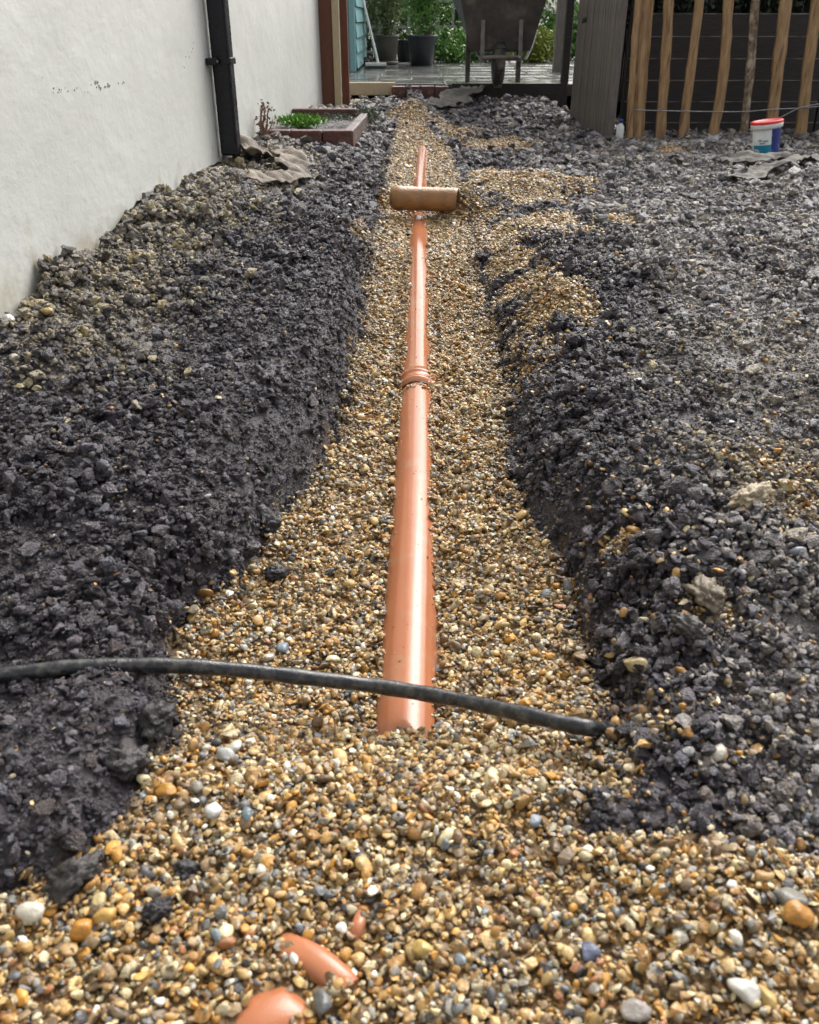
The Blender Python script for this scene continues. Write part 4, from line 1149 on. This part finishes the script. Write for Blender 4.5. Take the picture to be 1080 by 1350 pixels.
for k, (x_, h_) in enumerate(hx):
    shrub('hedge_shrub', (x_, 14.4, 0.2), 0.72, 0.45, h_, 3600, 0.095, 0.045, M['leaf_mid'] if k == 4 else M['leaf_dull'] if k % 2 else M['leaf_mid'], hl_[k], 'shrub', 30 + k, stems=9, clump=60, group='hedge along the back', stem_r=.015)
# pale trellis behind the pots
tre = empty('garden_trellis', (at_y(520, 60, 13.6).x, 13.6, 0.2), 'pale timber trellis glimpsed between the plants above the pots', 'trellis')
for k in range(9):
    mb = MB(); mb.box((-.8 + k * .2, 0, .75), (0.035, .02, 1.5)); mb.build('lath', M['fence_far'], tre, bevel=.003)
for k in range(5):
    mb = MB(); mb.box((0, .022, .2 + k * .3), (1.7, .02, 0.035)); mb.build('rail', M['fence_far'], tre, bevel=.003)

# ------------------------------------------------------------------ blue green shed
shed = empty('garden_shed', (0, 0, 0), 'pale blue green boarded shed beyond the brown posts', 'shed')
sx = at_y(468, 50, 10.5).x
mb = MB(); mb.box((sx - .03, 10.5 + .04, 1.35), (0.06, 0.08, 2.1)); mb.build('corner_board', M['blue_wood'], shed, bevel=.004)
mb = MB(); mb.box((sx - 1.0, 11.75, 1.33), (1.9, 2.4, 2.06)); mb.build('wall', M['blue_wood'], shed)
for k in range(14):
    z = 0.33 + k * 0.146
    mb = MB()
    mb.add([(sx - .05, 10.585, z), (sx + .022, 10.585, z), (sx + .003, 10.585, z + .140), (sx - .05, 10.585, z + .140),
            (sx - .05, 12.95, z), (sx + .022, 12.95, z), (sx + .003, 12.95, z + .140), (sx - .05, 12.95, z + .140)],
           [(0, 1, 2, 3), (7, 6, 5, 4), (1, 5, 6, 2), (2, 6, 7, 3), (0, 4, 5, 1), (0, 3, 7, 4)])
    mb.build('board', M['blue_wood'], shed)
    mb = MB(); mb.box((sx - 1.02, 10.50 - .004, z + .07), (1.86, 0.018, 0.136), Euler((R(-6), 0, 0)).to_matrix()); mb.build('board', M['blue_wood'], shed)
mb = MB()
mb.add([(sx - 2.1, 10.3, 2.35), (sx + .2, 10.3, 2.35), (sx + .2, 13.1, 2.35), (sx - 2.1, 13.1, 2.35), (sx - 2.1, 10.3, 2.41), (sx + .2, 10.3, 2.41), (sx + .2, 13.1, 2.41), (sx - 2.1, 13.1, 2.41)],
       [(0, 3, 2, 1), (4, 5, 6, 7), (0, 1, 5, 4), (1, 2, 6, 5), (2, 3, 7, 6), (3, 0, 4, 7)]); mb.build('roof', M['felt'], shed)

# broom leaning on the shed
b0 = at_z(499, 84, PATIO_Z + .05); b1 = at_y(474, -20, 11.6)
br = empty('broom', (0, 0, 0), 'white handled broom leaning by the blue green shed', 'broom')
mb = MB(); mb.tube([b0, b1 + (b1 - b0) * .25], 0.014, 10); mb.build('handle', M['white_pl'], br)
mb = MB(); mb.box(b0 + Vector((-.03, 0, -.005)), (0.24, 0.055, 0.035)); head = mb.build('head', M['white_pl'], br, bevel=.008)
mb = MB(); mb.box(b0 + Vector((-.03, 0, -.037)), (0.25, 0.06, 0.03)); mb.build('bristles', M['rubber'], head, bevel=.005)
pbag = at_z(484, 86, PATIO_Z)
o = single('tool_bundle', 484, 86, .24, (42, 40, 42), 'dark crumpled bundle on the patio left of the broom head', 'bundle', 'clod', (1, .6, .5), seed=140)
o.location = (pbag.x, pbag.y, PATIO_Z + .055)
pbag = at_z(466, 90, PATIO_Z)
o = single('terracotta_lump', 466, 90, .22, (140, 92, 72), 'terracotta coloured lump beside the brown posts on the patio', 'rubble', 'clod', (1, .6, .6), seed=141)
o.location = (pbag.x, pbag.y, PATIO_Z + .06)

# ------------------------------------------------------------------ wheelbarrow seen from the front
wbp = at_y(650, 110, 8.75)
wb = empty('wheelbarrow', (wbp.x, 8.30, 0.29), 'muddy dark wheelbarrow parked on the patio edge, wheel towards us', 'wheelbarrow')
# wheel at local origin (y=0), legs at y=.55
mb = MB()
prof = [(0.105, -.035), (0.16, -.047), (0.195, -.038), (0.208, -.015), (0.208, .015), (0.195, .038), (0.16, .047), (0.105, .035), (0.105, -.035)]
n = 40; vs_ = []; fs_ = []
for (r_, x_) in prof:
    for k in range(n):
        a = 2 * math.pi * k / n; vs_.append((x_, r_ * math.cos(a), .208 + r_ * math.sin(a)))
for i in range(len(prof) - 1):
    for k in range(n):
        k2 = (k + 1) % n; fs_.append((i * n + k, (i + 1) * n + k, (i + 1) * n + k2, i * n + k2))
mb.add(vs_, fs_, True)
for k in range(26):
    a = 2 * math.pi * k / 26
    mb.box((0.0, .209 * math.cos(a), .208 + .209 * math.sin(a)), (.07 if k % 2 else .05, .022, .010), Euler((a - math.pi / 2, 0, 0)).to_matrix())
wheel = mb.build('wheel', M['rubber'], wb)
mb = MB(); mb.tube([(-.03, 0, .208), (.03, 0, .208)], .108, 28); mb.build('rim', M['steel'], wheel)
mb = MB(); mb.tube([(-.16, 0, .208), (.16, 0, .208)], .010, 10); mb.build('axle', M['steel_worn'], wb)
mb = MB()
loop = smooth_path([Vector(v) for v in [(-.28, 1.35, .62), (-.25, .75, .47), (-.19, .35, .33), (-.165, .0, .235), (-.15, -.22, .23), (-.09, -.27, .235), (.0, -.28, .235), (.09, -.27, .235), (.15, -.22, .23), (.165, 0, .235), (.19, .35, .33), (.25, .75, .47), (.28, 1.35, .62)]], 6)
mb.tube(loop, .0165, 12); mb.build('frame', M['steel_worn'], wb)
for s in (-1, 1):
    mb = MB(); mb.box((s * .228, .52, .205), (.042, .05, .41), Euler((R(-4), 0, 0)).to_matrix()); mb.build('leg', M['steel'], wb, bevel=.006)
    mb = MB(); mb.box((s * .155, -.20, .40), (.034, .012, .40), Euler((R(-8), 0, 0)).to_matrix()); mb.build('stay', M['steel_worn'], wb, bevel=.003)
    mb = MB(); mb.tube([(s * .28, 1.30, .608), (s * .282, 1.46, .645)], .020, 12); mb.build('grip', M['rubber'], wb)
mb = MB(); mb.tube([(-.228, .50, .26), (.228, .50, .26)], .012, 8); mb.build('brace', M['steel'], wb)
# tray: sloping front, open top
tb = [(-.25, -.14, .275), (.25, -.14, .275), (.22, .62, .34), (-.22, .62, .34)]
tt = [(-.385, -.26, .80), (.385, -.26, .80), (.40, .95, .74), (-.40, .95, .74)]
ti = [(x * .95, y * .95 + .02, z - .012) for x, y, z in tt]; tbi = [(x * .93, y * .93 + .02, z + .015) for x, y, z in tb]
mb = MB(); mb.add(tb + tt + ti + tbi, [(3, 2, 1, 0), (0, 1, 5, 4), (1, 2, 6, 5), (2, 3, 7, 6), (3, 0, 4, 7), (4, 5, 9, 8), (5, 6, 10, 9), (6, 7, 11, 10), (7, 4, 8, 11),
                                     (9, 13, 12, 8), (10, 14, 13, 9), (11, 15, 14, 10), (8, 12, 15, 11), (12, 13, 14, 15)])
tray = mb.build('tray', M['steel'], wb, bevel=.02, seg=3)
mb = MB(); mb.tube([Vector(v) for v in tt] + [Vector(tt[0])], .014, 8); mb.build('tray_rim', M['steel'], tray)
# white strap hanging at right of the barrow
a = at_y(707, 38, 8.9); b_ = at_y(693, 78, 8.9)
mb = MB(); mb.tube(smooth_path([a, (a + b_) / 2 + Vector((.012, 0, 0)), b_]), .012, 8)
tag(mb.build('white_stick', M['white_pl']), 'thin white stick leaning on the right side of the wheelbarrow', 'stick')

# posts right of the barrow
mb = MB(); a = at_y(732, 50, 10.6); b_ = at_y(746, 50, 10.6); mb.box(((a.x + b_.x) / 2, 10.6, 1.2), (b_.x - a.x, .13, 2.0))
tag(mb.build('garden_post', M['grey_wood'], bevel=.006), 'grey green timber post beyond the patio right of the wheelbarrow', 'post')
mb = MB(); a = at_y(742.5, 50, 8.6); b_ = at_y(752, 50, 8.6); mb.box(((a.x + b_.x) / 2, 8.55, 1.1), (b_.x - a.x, .09, 2.0))
tag(mb.build('gate_post', M['dark_board'], bevel=.006), 'dark timber gate post at the far edge of the slatted gate', 'post')

# ------------------------------------------------------------------ slatted gate standing open
gA = at_z(801, 183, 0.005); gB = at_z(752, 163, 0.03)
gd = (gB - gA); gl = math.hypot(gd.x, gd.y); gang = math.atan2(gd.y, gd.x)
gate = empty('slatted_gate', (gA.x, gA.y, 0.0), 'grey weathered gate of narrow upright slats standing open', 'gate', rz=gang)
ns = 17; pw = gl / ns
sl_me = None
for k in range(ns):
    mb = MB(); mb.box((0, 0, .93), (pw - .007, .022, 1.82))
    if sl_me is None:
        o = mb.build('slat', M['grey_wood'], gate, bevel=.004); sl_me = o.data
    else:
        o = bpy.data.objects.new('slat', sl_me); COL.objects.link(o); o.parent = gate
        b = o.modifiers.new('bevel', 'BEVEL'); b.width = .004; b.segments = 2
    o.location = (pw * (k + .5), rs.uniform(-.003, .003), rs.uniform(-.008, .008))
for z in (.25, .95, 1.65):
    mb = MB(); mb.box((gl / 2, -.030, z), (gl - .02, .035, .09)); mb.build('rail', M['grey_wood'], gate, bevel=.004)
mb = MB(); mb.box((-.02, -.01, .93), (.032, .05, 1.84)); mb.build('end_stile', M['grey_wood'], gate, bevel=.004)

# small bottle at its foot
bp_ = at_y(816, 180, 7.08)
bo = empty('bottle', (bp_.x + .005, 7.08, float(height(bp_.x, 7.08)) + .004), 'small white bottle with blue cap at the foot of the gate', 'bottle')
mb = MB(); mb.lathe([(0, 0), (.026, 0), (.028, .01), (.028, .085), (.014, .105), (.012, .112), (0, .112)], 20); mb.build('bottle_body', M['white_pl'], bo)
mb = MB(); mb.lathe([(0, .113), (.016, .113), (.016, .138), (0, .14)], 16); mb.build('cap', M['blue_print'], bo)
p = px_ground(746, 172); single('rubble_lump', 743, 172, .10, (170, 162, 150), 'pale stone lying at the left foot of the slatted gate', 'rubble', 'stone', (1, .6, .5), seed=151)

# ------------------------------------------------------------------ board wall and chestnut paling on the right
FY = 7.50
bw = empty('board_wall', (0, FY, 0), 'dark horizontal boarded wall behind the chestnut stakes', 'wall')
zt = [-0.06 + k * 0.148 for k in range(7)]
for k in range(6):
    for s in range(2):
        x0 = 1.66 + s * 1.52; ln = 1.51
        mb = MB(); dz = zt[k + 1] - zt[k]
        t0, t1 = 0.030 - .004 * 0, 0.030
        off = -0.012 * (6 - k) * 0.55
        mb.box((x0 + ln / 2, off, zt[k] + dz / 2), (ln, .035, dz + .006), Euler((0, 0, rs.uniform(-.002, .002))).to_matrix())
        bo_ = mb.build('board', M['dark_board'], bw, bevel=.004)
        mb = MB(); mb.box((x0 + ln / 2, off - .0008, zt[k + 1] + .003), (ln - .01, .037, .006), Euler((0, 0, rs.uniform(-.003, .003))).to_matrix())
        mb.build('sky_lit_edge', M['board_lip'], bo_)
for s in range(3):
    mb = MB(); mb.box((1.72 + s * 1.46, .07, .45), (.09, .09, 1.1)); mb.build('post', M['dark_board'], bw)
df = empty('dark_fence', (0, 7.95, 0), 'dark upright boarded fence behind the ivy above the board wall', 'fence')
for k in range(18):
    mb = MB(); mb.box((1.66 + k * .152, rs.uniform(-.004, .004), 1.05), (.148, .02, 1.7)); mb.build('plank', M['dark_board'], df, bevel=.003)
for z in (.6, 1.6):
    mb = MB(); mb.box((2.8, .035, z), (2.7, .04, .07)); mb.build('rail', M['dark_board'], df)
hb = [(1.9, .55), (2.75, .7), (3.6, .85)]
hbl = ['dark ivy mass over the boards behind the first stakes', 'dark ivy mass over the boards behind the middle stakes', 'dark ivy mass over the boards at the right edge']
for k, (x_, h_) in enumerate(hb):
    shrub('ivy_bush', (x_, 7.74, 0.72), 0.50, 0.14, h_, 2600, 0.055, 0.038, M['leaf_dark'], hbl[k], 'ivy', 60 + k, stems=10, clump=70, group='ivy over the board wall')
pal_f = empty('paling_fence', (0, 0, 0), 'chestnut paling fence of cleft stakes along the dark boards', 'fence')
def stake(xt, xb, yb, wpx, m, seed, kink=0.0, Y=7.16, name='stake'):
    b = at_y(xb, yb, Y); t = at_y(xt, 0, Y); b.z -= 0.08
    r_ = wpx / 2 / 173.7
    rd = random.Random(seed); d = t - b; pts = []; rad = []
    for k in range(15):
        f = k / 14 * 1.35
        pts.append(b + d * f + Vector((rd.gauss(0, .0018) + kink * math.sin(f * 3.6) + .006 * math.sin(f * 4 + seed), rd.gauss(0, .002), 0)))
        rad.append(r_ * rd.uniform(.90, 1.08) * (1.08 - .10 * f))
    pts[-1] = pts[-1]; rad[-1] *= .45
    mb = MB(); mb.tube(pts, rad, 7, smooth=False, sq=.72, jitter=.03, seed=seed)
    return mb.build(name, m, pal_f, bevel=.004)
stake(852, 838, 186, 15, M['stake'], 1); stake(842, 829, 185, 9, M['stake'], 2, Y=7.12); stake(858, 846, 182, 8, M['stake'], 3, Y=7.20)
stake(881, 872, 186, 13.5, M['stake'], 4, .004); stake(921, 901, 186, 13, M['stake'], 5, -.004)
stake(963, 938, 185, 13.5, M['stake'], 6, .018); s5 = stake(998, 978, 187, 11.5, M['bark_stake'], 7, .008)
s5['label'] = 'stake with peeling dark bark'
stake(1038, 1014, 186, 16, M['stake'], 8, .006); stake(1077, 1055, 190, 15, M['stake'], 9, .004); stake(1120, 1096, 190, 14, M['stake'], 10)
for (pts) in ([(838, 145), (880, 146), (930, 147), (980, 147), (1020, 144), (1060, 142), (1110, 137)], [(1020, 160), (1040, 149), (1058, 141), (1085, 136), (1110, 130)]):
    mb = MB(); mb.tube(smooth_path([at_y(a, b, 7.11 - .01 * (len(pts) == 5)) for a, b in pts]), .0042, 6); mb.build('wire', M['wire'], pal_f)

# ------------------------------------------------------------------ bucket with red lid
bk0 = px_ground(1010, 205)
bkz = float(height(bk0.x, bk0.y))
bu = empty('bucket', (bk0.x, bk0.y, bkz - .012), 'white and blue plastic tub with red lid by the stakes', 'bucket')
bu.rotation_euler = (R(-2), R(-8), R(0))
r0, r1_, hb_ = .076, .086, .205
mb = MB(); mb.lathe([(0, 0), (r0, 0), (r0 + .002, .004), (r1_, hb_), (0, hb_)], 48); body = mb.build('tub_body', M['white_pl'], bu)
def band(a0, a1, z0, z1, m, name, off=.0012):
    mb = MB(); n = 24; vs_ = []
    for k in range(n + 1):
        a = R(a0 + (a1 - a0) * k / n)
        for z in (z0, z1):
            r_ = r0 + (r1_ - r0) * z / hb_ + off + .001
            vs_.append((r_ * math.cos(a), r_ * math.sin(a), z))
    mb.add(vs_, [(2 * k, 2 * k + 2, 2 * k + 3, 2 * k + 1) for k in range(n)], True)
    return mb.build(name, m, body)
band(272, 345, .01, .175, M['blue_print'], 'blue_label')
band(185, 271.5, .01, .085, M['teal_print'], 'teal_label')
for (a0, a1, z0, z1) in [(216, 232, .108, .118), (236, 258, .104, .113), (222, 246, .092, .100)]:
    band(a0, a1, z0, z1, M['dark_print'], 'print_mark')
mb = MB(); mb.lathe([(r1_ - .004, .176), (r1_ + .008, .178), (r1_ + .011, .185), (r1_ + .012, .212), (r1_ - .002, .214)], 48); mb.build('rim', M['white_pl'], bu)
mb = MB(); mb.lathe([(r1_ + .0125, .206), (r1_ + .0135, .214), (r1_ + .010, .221), (r1_ - .004, .222), (r1_ - .008, .217), (0, .217)], 48); mb.build('lid', M['red_pl'], bu)
